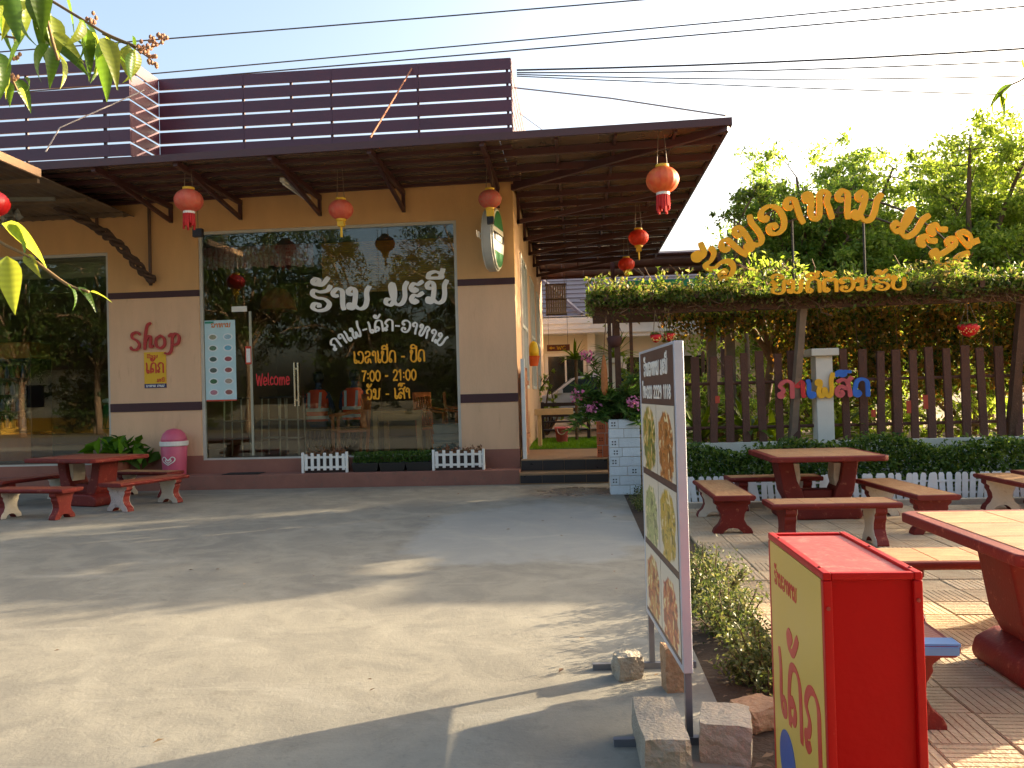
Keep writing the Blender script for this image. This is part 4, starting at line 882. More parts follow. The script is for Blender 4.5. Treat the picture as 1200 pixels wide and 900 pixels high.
# ================================================================== ALLEY, STEPS, SIDE GATE
M_tblk = mat('black_tile', srgb(38, 38, 42), .3, .15, 5, piece=.1); M_tread = mat('tread_cement', srgb(150, 118, 84), .8, .15, 4, .3, 40)
stp = thing('entrance_steps', 'two cement steps with black tiled risers into the side alley', 'steps', (0, 0, 0))
MB().box(XR + .03, .43, -.02, .36, -.1, .17).build('tread', M_tread, stp); MB().box(XR + .03, .43, .3, .8, -.1, .355).build('tread', M_tread, stp)
for i in range(4):
    a = XR + .04 + i * .34; MB().box(a, a + .335, -.03, -.02, .02, .14).build('riser_tile', M_tblk, stp); MB().box(a, a + .335, .29, .3, .185, .34).build('riser_tile', M_tblk, stp)
struct(MB().box(XR + .0, .60, .8, 2.6, -.1, .353).build('alley_path', M_tread), 'cement path of the side alley')
struct(MB().box(XR + .0, 1.0, 2.6, 6.0, -.1, .36).build('lawn', M_grass), 'strip of green lawn at the end of the alley')
tuft = np.column_stack([rng.uniform(XR, 1.0, 9000), rng.uniform(2.6, 6.0, 9000), np.full(9000, .375)])
o = leaf_mesh('grass', tuft, .06, leafmat('grass_blade', [srgb(70, 120, 20), srgb(110, 150, 30), srgb(90, 130, 30)], .4), None, aspect=.15, dirs=np.tile([0, 0, 1.0], (9000, 1))); tag(o, 'short bright green grass of the alley lawn', 'grass', kind='stuff')
struct(MB().box(XR, 12, 6.0, 30, -.1, .35).build('drive', mat('drive_cement', srgb(170, 146, 116), .9, .12, 2, .3, 30)), 'pale cement drive by the neighbouring house')
gt = thing('wooden_gate', 'weathered brown board gate opened against the side wall of the alley', 'gate', (-.9, .55, .35))
for i in range(7):
    MB().box(0, .025, .02 + i * .15, .02 + i * .15 + .135, .02, 1.5 - .04 * (i % 3)).build('board', mat('gate_board', srgb(150, 98, 66), .8, .25, 5, .4, 40, piece=.2, wear=srgb(196, 164, 130), wearamt=.5), gt)
for z in (.3, 1.2): MB().box(.026, .05, .02, 1.06, z, z + .08).build('rail', MATS['gate_board'], gt)
MB().box(-.01, .05, -.06, .015, -.02, 1.62).build('gate_post', mat('white_frame', srgb(225, 222, 212), .5), gt)
fx_ = thing('wall_planter', 'orange wall pot with a yellow top hung on the alley wall', 'planter', (-.86, 3.6, 1.95))
MB().lathe([(.08, 0), (.12, .18), (.13, .2)], 14).build('pot', mat('orange_pot', srgb(226, 96, 30), .5), fx_)
MB().lathe([(.1, .18), (.11, .3), (.07, .46), (.02, .5)], 14).build('yellow_bloom', mat('yellow_plastic', srgb(240, 196, 30), .5), fx_, smooth=True)
MB().beam((-.1, 0, .1), (.0, 0, .1), .02, .02).build('hook', M_aw, fx_)
ct = thing('pale_counter', 'pale wooden counter plank crossing the alley', 'counter', (-.3, 3.3, .36))
MB().box(-.55, .2, -.15, .15, .62, .74).build('plank', mat('pale_wood', srgb(200, 170, 120), .7, .15, 6), ct, bevel=.006)
for x in (-.5, ): MB().box(x, x + .07, -.12, .12, 0, .62).build('leg', MATS['pale_wood'], ct)
db = thing('garden_bench', 'dark slatted wooden garden bench on the alley lawn', 'bench', (-.3, 5.6, .36))
for z in (.5, .62, .74): MB().box(-.55, .55, .2, .23, z, z + .08).build('back_slat', M_dark, db)
for i in range(4): MB().box(-.55, .55, -.22 + i * .1, -.14 + i * .1, .38, .41).build('seat_slat', M_dark, db)
for x in (-.55, .48): MB().box(x, x + .07, -.24, -.17, 0, .55).build('leg', M_dark, db); MB().box(x, x + .07, .18, .25, 0, .84).build('leg', M_dark, db)
MB().box(-.5, .5, -.2, .2, .2, .23).build('stretcher', M_dark, db)
bk = thing('pink_bucket', 'pink plastic bucket before the dark garden bench', 'bucket', (-.36, 4.4, .36))
MB().lathe([(.11, 0), (.145, .3), (.155, .3), (.155, .33), (.13, .33), (.1, .02)], 24).build('body', mat('pink_bucket', srgb(226, 110, 120), .5), bk, smooth=True)
hq = [(.15 * math.cos(a), -.02 - .05 * math.sin(a), .3 - .12 * math.sin(a)) for a in [PI * k / 10 for k in range(11)]]
MB().tube([(x * .6, -.15 - .02, z) for x, y_, z in hq], .006, 5).build('handle', M_vw, bk)
# brick pillars at the gate
M_wb = mat('white_brick', srgb(200, 206, 206), .8, .08, 6, .5, 50, piece=.06, wear=srgb(150, 150, 144), wearamt=.3)
M_ob = mat('orange_brick', srgb(184, 98, 58), .85, .15, 8, .5, 50, piece=.12)
M_mort = mat('mortar', srgb(176, 172, 164), .95, .1, 10, .4, 60); M_hole = mat('brick_hole', srgb(30, 24, 22), .9)
def brick_pillar(x0, y0, w_, d_, n, h0, m, label, holes=True):
    t = thing('brick_pillar', label, 'pillar', (x0, y0, 0)); bh = h0 / n
    MB().box(.008, w_ - .008, .008, d_ - .008, 0, h0 - .01).build('mortar_core', M_mort, t)
    for i in range(n):
        cut = .13 if i % 2 else .13 + .12 * rnd.random()
        xs = [0, cut if i % 2 else w_ - cut, w_]
        for a, b in zip(xs[:-1], xs[1:]):
            if b - a < .03: continue
            j = rnd.uniform(-.003, .003)
            br = MB().box(a + .004, b - .004, j, d_ - .004 + j, i * bh + .005, (i + 1) * bh - .004).build('brick', m, t, bevel=.004, seg=1)
            if holes and b - a < .2:
                for p in (-1, 1):
                    for q in (-1, 1): MB().box((a + b) / 2 + p * .018 - .009, (a + b) / 2 + p * .018 + .009, j - .003, j + .02, (i + .5) * bh + q * .018 - .009, (i + .5) * bh + q * .018 + .009).build('hole', M_hole, br)
    return t
brick_pillar(.40, -1.46, .42, .36, 8, 1.02, M_wb, 'white painted hollow brick pillar under the oleander')
brick_pillar(.28, .5, .3, .3, 4, .78, M_ob, 'short bare orange brick pillar behind the white one'); bpy.data.objects['brick_pillar.001'].location.z = .35

# ================================================================== FENCE, HEDGE, LOW PICKETS
M_pk = mat('fence_brown', srgb(84, 52, 38), .7, .2, 5, .4, 40, piece=.15, wear=srgb(120, 60, 44), wearamt=.3)
M_plin = mat('plinth_cement', srgb(186, 184, 170), .85, .1, 4, .3, 50)
FY = -1.2
fn = thing('picket_fence', 'tall dark brown picket fence on a cement plinth', 'fence', (0, FY, 0))
MB().box(.86, 9.0, -.1, .1, -.1, .66).build('plinth', M_plin, fn, bevel=.01)
for z in (.86, 1.47): MB().tube([(.86, .05, z), (9.0, .05, z)], .022, 8).build('rail', M_pk, fn)
mk = []
for wdt in (.1, .112):
    o = MB().box(-wdt / 2, wdt / 2, -.02, .02, 0, 1.0).build('picket', M_pk, fn, bevel=.006, seg=1); mk.append(o.data); bpy.data.objects.remove(o)
x = .95; i = 0
while x < 8.9:
    if abs(x - 3.3) > .14:
        o = bpy.data.objects.new('picket', mk[i % 2]); COL.objects.link(o); o.parent = fn
        o.location = (x, 0, .6); o.scale = (1, 1, rnd.uniform(1.24, 1.3)); o.rotation_euler = (rnd.gauss(0, .008), rnd.gauss(.0, .012), rnd.gauss(0, .05))
        m_ = o.modifiers.new('bevel', 'BEVEL'); m_.width = .006; m_.segments = 1
    x += .222; i += 1
for (x, z, hh) in ((3.96, .96, .1), (4.42, 1.0, .17), (4.64, 1.05, .19), (1.9, 1.2, .1)):
    MB().box(x - .03, x + .03, -.028, -.021, z, z + hh).build('paint_patch', mat('patch_orange', srgb(176, 66, 40), .6, .1), fn)
fp = thing('gate_post', 'white square fence post with flat cap between the pickets', 'post', (3.3, FY, 0))
MB().box(-.11, .11, -.14, .1, 0, 1.8).build('shaft', mat('post_white', srgb(205, 202, 190), .75, .06, 4), fp, bevel=.008)
MB().box(-.18, .18, -.21, .17, 1.8, 1.9).build('cap', MATS['post_white'], fp, bevel=.012)
# coloured letters on the fence
fl = thing('cafe_letters', 'pink, red, blue and yellow Lao letters hung on the picket fence', 'lettering', (2.68, FY - .16, 1.25))
LP = [mat('let_pink', srgb(196, 84, 86), .5), mat('let_red', srgb(190, 30, 36), .5), mat('let_blue', srgb(30, 100, 190), .5), mat('let_yellow', srgb(226, 170, 20), .5), mat('let_pink', (0, 0, 0)), MATS['let_blue'], MATS['let_blue']]
write('ກາເຟສົດ', fl, None, (0, 0, 0), (1, 0, 0), (0, 0, 1), .23, 1.2, wdt=.24, depth=.02, mats=LP, gap=.06, nib=.7)
# hedge
hed = leafmat('hedge_leaf', [srgb(34, 58, 22), srgb(56, 86, 30), srgb(84, 112, 42), srgb(112, 132, 60), srgb(50, 78, 28)], .42)
hd = thing('hedge', 'low clipped dark green hedge along the fence plinth', 'hedge', (0, -1.85, 0))
N = 26000
hx = rng.uniform(1.05, 8.8, N); hz = rng.uniform(.08, 1, N) ** .7
topz = .69 + .05 * np.sin(hx * 2.3) + .06 * np.sin(hx * 5.1 + 1)
hy = rng.uniform(-.4, .4, N); edge = rng.random(N) < .7
hy = np.where(edge, -.4 + np.abs(rng.normal(0, .09, N)), hy)
leaf_mesh('foliage', np.column_stack([hx, hy, hz * topz + rng.normal(0, .025, N)]), .06, hed, hd, aspect=.5)
st_ = MB()
for i in range(40): x = 1.2 + i * .19; st_.tube([(x, 0, -.02), (x + rnd.gauss(0, .06), rnd.gauss(0, .1), .45)], .012, 5)
st_.build('stems', mat('twig', srgb(90, 70, 50), .9, .2), hd)
lpk = thing('low_picket_edging', 'low white picket edging in front of the hedge', 'fence', (0, -2.47, 0))
M_lp = mat('edging_white', srgb(214, 214, 210), .6, .08, 6)
o = MB().prism([(-.032, 0), (.032, 0), (.032, .3), (.018, .325), (-.018, .325), (-.032, .3)], -.006, .006).build('picket', M_lp, lpk); pme = o.data; bpy.data.objects.remove(o)
x = 1.05
while x < 8.0:
    o = bpy.data.objects.new('picket', pme); COL.objects.link(o); o.parent = lpk; o.location = (x, 0, .01); o.rotation_euler = (rnd.gauss(0, .05), rnd.gauss(0, .05) + (.12 if 3.8 < x < 4.2 else 0), 0); x += .083
for z in (.08, .22): MB().box(1.02, 8.02, .008, .016, z, z + .025).build('rail', M_lp, lpk)

# ================================================================== PERGOLA WITH CREEPER, ARCH SIGN
M_pg = mat('pergola_wood', srgb(86, 60, 44), .85, .25, 6, .5, 40, wear=srgb(128, 104, 84), wearamt=.4)
PE = 6.95
pg = thing('pergola', 'brown timber pergola over the fence carrying creeper', 'pergola', (0, 0, 0))
MB().beam((.25, -1.62, 2.5), (PE, -1.62, 2.5), .08, .16).build('front_beam', M_pg, pg, bevel=.008)
MB().beam((.25, -.35, 2.5), (PE, -.35, 2.5), .08, .16).build('rear_beam', M_pg, pg, bevel=.008)
for i in range(12): x = .4 + i * .59; MB().beam((x, -1.85, 2.63), (x, -.1, 2.63), .06, .09).build('rafter', M_pg, pg)
MB().beam((.58, -.95, 0), (.57, -.98, 2.6), .08, .08).build('post', M_pg, pg); MB().beam((.46, -.9, 0), (.47, -.95, 2.6), .05, .05).build('post', M_pg, pg)
MB().beam((2.87, -1.0, 0), (2.98, -1.56, 2.44), .09, .09).build('post', mat('grey_pole', srgb(120, 104, 88), .85, .2, 5, .4, 40), pg)
MB().beam((5.75, -1.0, 0), (5.78, -1.5, 2.44), .1, .1).build('post', M_pg, pg); MB().beam((6.9, -1.55, 0), (6.9, -1.6, 2.44), .1, .1).build('post', M_pg, pg)
for x in (1.98, 2.25): MB().beam((x, -.35, 0), (x, -.35, 2.44), .13, .13).build('rear_post', MATS['grey_pole'], pg)
MB().beam((4.6, -.35, 0), (4.6, -.35, 2.44), .12, .12).build('rear_post', M_pg, pg)
crp = leafmat('creeper_leaf', [srgb(46, 68, 24), srgb(76, 102, 38), srgb(106, 124, 54), srgb(130, 114, 74), srgb(88, 112, 42)], .5)
N = 25000
cx = rng.uniform(.15, PE, N); cyy = rng.uniform(-1.95, -.1, N); e_ = rng.random(N) < .45; cyy = np.where(e_, rng.normal(-1.74, .06, N), cyy)
ht = .09 + .05 * np.sin(cx * 1.7 + .4) + .05 * np.sin(cx * 4.3) + .04 * np.sin(cx * 9.1 + 2) + np.where(cx > 4.6, .07, 0)
cz = 2.6 + rng.uniform(-.5, 1, N) * ht - np.where(rng.random(N) < .05, rng.uniform(0, .2, N), 0) + np.where(rng.random(N) < .08, rng.uniform(0, .14, N), 0)
cr_ = thing('creeper', 'bright green creeper mat growing over the pergola top', 'creeper', (0, 0, 0))
leaf_mesh('foliage', np.column_stack([cx, cyy, cz]), .062, crp, cr_, aspect=.5)
tw = MB()
for i in range(70):
    x = rnd.uniform(.2, PE); z = 2.62; p = [(x, -1.8, z)]
    for k in range(4): x += rnd.gauss(.03, .1); z -= rnd.uniform(-.02, .09); p.append((x, -1.75 + rnd.gauss(0, .05), z))
    tw.tube(p, .006, 4)
for i in range(16):
    x = rnd.uniform(.3, PE); p = [(x, -1.2, 2.7)]
    for k in range(3): x += rnd.gauss(0, .08); p.append((x, -1.2 + rnd.gauss(0, .1), 2.85 + .12 * k + rnd.random() * .05))
    tw.tube(p, .006, 4)
N2 = 2600
sx_ = rng.uniform(.2, PE, 120); kk = rng.integers(0, 120, N2); tt = rng.random(N2)
leaf_mesh('stray_shoots', np.column_stack([sx_[kk] + rng.normal(0, .05, N2) + .15 * np.sin(kk) * tt, -1.5 + .5 * np.sin(kk * 1.7) + rng.normal(0, .04, N2), 2.7 + tt * (.1 + .22 * ((kk * 37) % 10) / 10)]), .07, crp, cr_, aspect=.5)
tw.build('stems', mat('dry_stem', srgb(120, 96, 74), .9, .2), cr_)
# dry roots below the mat
fr_ = np.column_stack([rng.uniform(.15, PE, 5000), rng.normal(-1.74, .06, 5000), 2.6 - np.abs(rng.normal(0, .07, 5000))])
leaf_mesh('dry_leaves', fr_, .05, leafmat('dry_creeper', [srgb(70, 54, 36), srgb(110, 88, 58), srgb(80, 80, 40)], .35), cr_, aspect=.3, droop=1)
# hanging curtain of creeper behind the fence
hc = thing('hanging_creeper', 'dark curtain of half dry creeper hanging behind the fence pickets', 'creeper', (0, 0, 0))
strands = []
for i in range(330):
    x = rnd.uniform(2.95, PE) if i < 270 else rnd.uniform(1.2, 2.95); y = rnd.uniform(-.95, -.3); L_ = rnd.uniform(.5, 1.5) if x > 2.95 else rnd.uniform(.15, .5); strands.append((x, y, L_))
pts = []
for x, y, L_ in strands:
    for k in range(int(L_ * 72)): pts.append((x + rnd.gauss(0, .06), y + rnd.gauss(0, .06), 2.55 - rnd.random() * L_))
leaf_mesh('foliage', np.array(pts), .075, leafmat('hang_leaf', [srgb(36, 54, 18), srgb(66, 86, 28), srgb(120, 104, 44), srgb(150, 112, 58), srgb(84, 102, 32)], .55), hc, aspect=.55, droop=.8)
hs_ = MB()
for x, y, L_ in strands[::3]: hs_.tube([(x, y, 2.55), (x + rnd.gauss(0, .05), y, 2.55 - L_)], .005, 4)
hs_.build('stems', MATS['dry_stem'], hc)
# arch sign
asg = thing('arch_sign', 'arched yellow Lao restaurant letters on black rods over the pergola', 'sign', (3.34, -1.74, 1.95))
M_gold = mat('sign_yellow', srgb(240, 170, 6), .5, .06, 4); M_blk = mat('black_rod', srgb(22, 20, 20), .5)
for R_ in (1.69, 1.9):
    MB().tube([(R_ * math.sin(a), .03, R_ * math.cos(a)) for a in [RA(-52) + RA(104) * k / 30 for k in range(31)]], .013, 6).build('arch_rod', M_blk, asg)
for x in (-.5, .4): MB().tube([(x, .03, .7), (x, .03, 1.62)], .016, 6).build('upright', M_blk, asg)
write('ຮ້ານອາຫານ ມະນີ', asg, M_gold, (0, 0, 0), (1, 0, 0), (0, 0, 1), 0.37, 3.5, wdt=.215, depth=.03, arc=(0, 0, 1.79, RA(59)), gap=.06, nib=.55)
wsg = thing('greeting_sign', 'straight row of yellow Lao greeting letters on the pergola edge', 'sign', (2.48, -1.96, 2.585))
MB().beam((0, .03, .1), (1.7, .03, .1), .012, .012).build('rod', M_blk, wsg)
write('ຍິນດີຕ້ອນຮັບ', wsg, M_gold, (0, 0, 0), (1, 0, 0), (0, 0, 1), .17, 1.68, wdt=.21, depth=.025, gap=.08, nib=.55)
# hanging red baskets
def basket(x, y, z, r, label, ztop):
    t = thing('hanging_basket', label, 'hanging pot', (x, y, z), 0, 'strawberry shaped hanging pots')
    MB().lathe([(.01, -r), (r * .5, -r * .8), (r * .9, -r * .3), (r, 0), (r * .94, .03), (r * .85, 0)], 20).build('pot', mat('strawberry_red', srgb(206, 24, 30), .4, .1), t, smooth=True)
    d = MB()
    for i in range(26):
        a = rnd.uniform(PI, 2 * PI); v = rnd.uniform(-.75, -.1); rr1 = r * (1 - v * v) ** .5 * .97 + .004; c = Vector((rr1 * math.cos(a), rr1 * math.sin(a), v * r)); d.lathe([(.004, -.006), (.008, 0), (.004, .006)], 5, c)
    d.build('seeds', mat('seed_yellow', srgb(236, 210, 120), .5), t)
    leaf_mesh('rim_leaves', clumps(60, [(0, 0, .03)], r * .9, .3), .07, crp, t)
    s_ = MB()
    for a in (0, 2.1, 4.2): s_.tube([(r * .9 * math.cos(a), r * .9 * math.sin(a), .02), (0, 0, ztop - z)], .003, 4)
    s_.build('strings', MATS['hanger_wire'], t)
basket(4.98, -1.75, 2.1, .13, 'red strawberry shaped hanging pot under the creeper past the white post', 2.45)
basket(1.04, -1.75, 2.1, .075, 'small red hanging pot above the menu board, next to its twin', 2.45); basket(1.22, -1.68, 2.12, .075, 'small red hanging pot above the menu board with green rim leaves', 2.45)

# ================================================================== PLANTS
def strap_plant(x, y, z0, n, L_, label, cols, hgt=.0, nm='strap_plant', wd=.05):
    t = thing(nm, label, 'plant', (x, y, z0)); mb = MB()
    if hgt: MB().tube([(0, 0, 0), (.03, .02, hgt)], .035, 8).build('stem', MATS['twig'], t)
    for i in range(n):
        a = rnd.uniform(0, 2 * PI); el = rnd.uniform(.15, 1.3); l_ = L_ * rnd.uniform(.6, 1.1); p = Vector((0, 0, hgt)); k = 6; prev = None
        d = Vector((math.cos(a) * math.cos(el), math.sin(a) * math.cos(el), math.sin(el))); sd = Vector((-math.sin(a), math.cos(a), 0))
        vs = []
        for q in range(k + 1):
            wv = wd * math.sin(PI * (.12 + .88 * q / k)) + .002; vs += [p - sd * wv, p + Vector((0, 0, -wv * .4)), p + sd * wv]; p = p + d * l_ / k; d = (d + Vector((0, 0, -.16))).normalized()
        mb.add(vs, [f for q in range(k) for f in ((3 * q, 3 * q + 1, 3 * q + 4, 3 * q + 3), (3 * q + 1, 3 * q + 2, 3 * q + 5, 3 * q + 4))])
    mb.build('leaves', leafmat(label[:18], cols, .45), t, smooth=True); return t
gr1 = [srgb(40, 70, 20), srgb(90, 116, 36), srgb(120, 140, 50)]
for i, (x, y) in enumerate(((1.3, -.75), (1.75, -.6), (2.4, -.8), (2.8, -.55), (3.6, -.7))):
    strap_plant(x, y, 0, 26, .75, ['strap leaved plant behind the first pickets by the menu board', 'arching strap leaved plant behind the pickets under the leaning trunk', 'strap leaved plant behind the pickets by the grey posts', 'strap leaved plant behind the pickets next to the white post', 'strap leaved plant behind the pickets past the white post'][i], gr1, .55 + .1 * (i % 3))
strap_plant(1.15, -1.75, 0, 40, .55, 'spiky green plant between the brick pillar and the hedge', [srgb(40, 76, 24), srgb(60, 100, 34)], .1, wd=.02)
strap_plant(-.05, 4.9, .36, 34, .5, 'spiky dracaena with curved leaves in front of the neighbouring house', gr1, 1.75, 'dracaena', .025)
strap_plant(.75, 3.4, .36, 34, .6, 'tall dracaena behind the pergola corner post', gr1, 1.7, 'dracaena', .025)
# oleander on the white pillar
ol = thing('oleander', 'pink flowering oleander bush spilling over the white brick pillar', 'shrub', (.55, -1.15, 1.0))
tips = []; om = MB()
for i in range(40):
    a = rnd.uniform(0, 2 * PI); ln = rnd.uniform(.3, .75); q = Vector((math.cos(a) * ln * .95, math.sin(a) * ln * .6, rnd.uniform(-.35, .65) * ln + .1)); tips.append(q); om.tube([(0, 0, -.1), tuple(q * .5 + Vector((0, 0, .12))), tuple(q)], [.012, .008, .005], 5)
for q in ((-.4, -.05, .86), (-.52, -.1, .36), (-.34, -.12, .18), (-.44, 0, .62)): tips.append(Vector(q)); om.tube([(0, 0, 0), (q[0] * .4, q[1], q[2] * .6), q], [.01, .008, .005], 5)
om.build('stems', MATS['twig'], ol)
C_ = []; D_ = []
for q in tips:
    for k in range(80):
        t_ = rnd.uniform(.35, 1.05); a = rnd.uniform(0, 2 * PI); d = (q.normalized() * .5 + Vector((math.cos(a), math.sin(a) , rnd.uniform(-.5, .6)))).normalized(); p = q * t_ + d * .07 + Vector((0, 0, .12 * 4 * t_ * (1 - t_) if t_ < 1 else 0)); C_.append(p); D_.append(d)
leaf_mesh('leaves', np.array(C_), .17, leafmat('oleander_leaf', [srgb(48, 78, 34), srgb(72, 104, 46), srgb(98, 126, 62)], .4), ol, aspect=.17, dirs=np.array(D_))
for c in ((-.42, -.12, .88), (-.55, -.2, .36), (-.36, -.22, .18), (.2, -.35, .24)):
    pts = clumps(46, [c], .1); leaf_mesh('blossom', pts, .05, leafmat('pink_petal', [srgb(206, 104, 150), srgb(226, 150, 184), srgb(196, 120, 150)], .25), ol, aspect=.9)
# low shrubs along the planting bed
shr = leafmat('shrub_leaf', [srgb(50, 64, 32), srgb(74, 88, 42), srgb(100, 108, 58), srgb(124, 120, 80)], .32)
def low_shrub(x, y, rx, ry, h, n, label, nm='low_shrub', size=.029):
    t = thing(nm, label, 'shrub', (x, y, -.01)); P = []; mb = MB()
    for i in range(max(14, n // 60)):
        a = rnd.uniform(0, 2 * PI); r_ = math.sqrt(rnd.random()); ex, ey, ez = r_ * rx * math.cos(a), r_ * ry * math.sin(a), h * rnd.uniform(.45, 1.05) * (1 - .5 * r_ * r_)
        mb.tube([(ex * .3, ey * .4, 0), (ex * .7, ey * .75, ez * .6), (ex, ey, ez)], [.006, .004, .003], 4)
        for k in range(60):
            t_ = rnd.uniform(.25, 1.08) ; P.append((ex * (.3 + .7 * t_) + rnd.gauss(0, .028), ey * (.4 + .6 * t_) + rnd.gauss(0, .028), max(.015, ez * t_ + rnd.gauss(0, .025))))
    leaf_mesh('foliage', np.array(P), size, shr, t, aspect=.45); mb.build('stems', MATS['twig'], t)
low_shrub(.84, -7.0, .26, .45, .36, 2600, 'small leaved straggly shrub between menu board and tiled patio, its tallest clump')
low_shrub(.82, -7.75, .24, .42, .34, 2600, 'straggly shrub beside the near leg of the menu board')
low_shrub(.86, -8.45, .2, .35, .3, 2400, 'straggly shrub between the grey block and the red light box')
low_shrub(.86, -6.3, .2, .4, .24, 1500, 'low straggly shrub behind the menu board panel')
low_shrub(.78, -4.3, .16, .8, .2, 1400, 'low grassy shrub along the yard edge before the benches')
low_shrub(.74, -2.6, .14, .7, .26, 1400, 'low grassy shrub at the foot of the white brick pillar')
lit = []
for i in range(140): lit.append((rnd.uniform(.6, 1.02), rnd.uniform(-9.6, -5.5), .004))
for i in range(26): lit.append((.5 - abs(rnd.gauss(0, 1.6)), rnd.uniform(-10, -1), .012))
a_ = rng.uniform(0, 6.28, len(lit))
o = leaf_mesh('leaf_litter', np.array(lit), .045, leafmat('litter', [srgb(120, 84, 50), srgb(90, 66, 44), srgb(150, 120, 80)], .1), None, up=3, dirs=np.column_stack([3 * np.cos(a_), 3 * np.sin(a_), np.zeros(len(lit))])); tag(o, 'dead leaves strewn over the narrow soil bed and yard edge', 'leaf litter', kind='stuff')

# trees
M_bark = mat('bark', srgb(110, 88, 68), .9, .25, 6, .8, 30)
def tree(name, x, y, h, rx, n, leafm, label, trunk_h=None, tr=.14, size=.135, lean=(0, 0), group=None, seed=0, nl=9, low=.35, aspect=.45):
    R2 = random.Random(seed); t = thing(name, label, 'tree', (x, y, -.05), 0, group); mb = MB(); th = trunk_h or h * .4
    top = Vector((lean[0], lean[1], th)); trunk = catmull([(0, 0, 0), (lean[0] * .3 + R2.gauss(0, .1), lean[1] * .3, th * .5), top], 5); mb.tube(trunk, [tr * (1.25 - .5 * i / len(trunk)) for i in range(len(trunk))], 9)
    tips = []; rads = []
    for i in range(nl):
        a = 2 * PI * i / nl + R2.uniform(-.4, .4); f = R2.uniform(low, 1); rad = rx * math.sqrt(max(.05, 1 - (2 * abs(f - .55)) ** 2 * .8)) * R2.uniform(.55, 1)
        e = Vector((math.cos(a) * rad, math.sin(a) * rad, h * f)); s0 = top * R2.uniform(.75, 1)
        md = s0.lerp(e, .5) + Vector((R2.gauss(0, .15), R2.gauss(0, .15), .08 * h)); br = catmull([s0, md, e], 5); mb.tube(br, [tr * .5 * (1 - .8 * k / len(br)) + .01 for k in range(len(br))], 6)
        for k in range(7):
            st = br[R2.randrange(4, len(br))]; q = st + Vector((R2.gauss(0, .34), R2.gauss(0, .34), R2.gauss(.12, .3))) * rx * .55
            mb.tube([st, st.lerp(q, .5) + Vector((0, 0, .06)), q], [tr * .14, tr * .09, .006], 4); tips.append(q); rads.append(R2.uniform(.25, .6) * rx * .34)
            for kk in range(2): q2 = q + Vector((R2.gauss(0, .3), R2.gauss(0, .3), R2.gauss(0, .24))) * rx * .4; mb.tube([q, q2], [.012, .005], 3); tips.append(q2); rads.append(R2.uniform(.2, .5) * rx * .3)
    mb.build('trunk', M_bark, t, smooth=True)
    leaf_mesh('crown', clumps(n, np.array(tips), np.array(rads), .75), size, leafm, t, aspect=aspect, droop=.3); return t
tl1 = leafmat('tree_leaf', [srgb(80, 108, 44), srgb(104, 130, 56), srgb(118, 138, 64), srgb(140, 152, 82)], .6)  # tree greens here and below are lightened in place of haze
tl2 = leafmat('tree_leaf_pale', [srgb(98, 122, 48), srgb(122, 142, 60), srgb(146, 158, 80)], .6)
GT = 'trees beyond the pergola'
tree('broad_tree', 6.2, 9.0, 7.0, 2.4, 40000, tl1, 'rounded green tree standing behind the arched letters', seed=3, group=GT, nl=27, low=.25)
tree('broad_tree', 9.6, 8.0, 7.2, 2.8, 50000, tl2, 'tallest pale green tree behind the end of the arch sign', seed=5, group=GT, nl=28, low=.22)
tree('broad_tree', 12.6, 8.5, 6.9, 2.7, 42000, tl2, 'pale green tree beyond the tallest tree away from the shop', seed=9, group=GT, nl=26, low=.22)
tree('broad_tree', 7.6, 13.0, 6.4, 3.2, 44000, tl1, 'dark green lower tree filling the gap behind the two big trees', seed=11, group=GT, nl=28, low=.15)
tree('broad_tree', 7.9, 10.5, 7.3, 2.5, 36000, tl2, 'light green tree filling the space between the arch letters and tallest tree', seed=31, group=GT, nl=26, low=.3)
tree('broad_tree', 11.2, 10.5, 7.4, 2.6, 36000, tl1, 'green tree rising just behind the two pale trees beyond the arch end', seed=33, group=GT, nl=26, low=.3)
tree('slender_tree', 3.9, 6.4, 6.0, 1.1, 2200, leafmat('sparse_leaf', [srgb(60, 80, 30), srgb(100, 116, 50)], .5), 'sparse slender tree with bare twigs beside the awning edge', trunk_h=3.4, tr=.06, seed=4, size=.13, group=GT, nl=7, low=.5)
tree('leaning_tree', 2.6, -.3, 3.4, .9, 900, tl2, 'small tree with leaning orange brown trunk behind the pickets', trunk_h=2.2, tr=.07, lean=(.35, .1), seed=8, size=.1, nl=6, low=.7)
tree('garden_shrub_tree', 4.2, 1.6, 2.4, 1.2, 7000, tl2, 'bushy yellow green shrub behind the picket fence and hanging creeper', trunk_h=.6, tr=.05, seed=21, size=.1, nl=12, low=.15)
tree('garden_shrub_tree', 6.4, 1.4, 2.5, 1.3, 7000, tl2, 'bushy yellow green shrub behind the far pickets', trunk_h=.6, tr=.05, seed=22, size=.1, nl=12, low=.15)
tree('garden_shrub_tree', 1.5, 7.5, 2.2, .8, 3500, tl1, 'dark green shrub before the neighbouring house corner', trunk_h=.5, tr=.05, seed=23, size=.1, nl=9, low=.2)
tree('garden_shrub_tree', -.8, 7.8, 1.9, .3, 1200, tl2, 'narrow leafy shrub beside the alley wall end', trunk_h=.5, tr=.04, seed=24, size=.09, nl=8, low=.2)
tree('garden_shrub_tree', 2.6, 2.6, 2.0, .9, 4500, tl1, 'rounded shrub behind the grey pergola posts', trunk_h=.5, tr=.05, seed=25, size=.1, nl=10, low=.15)
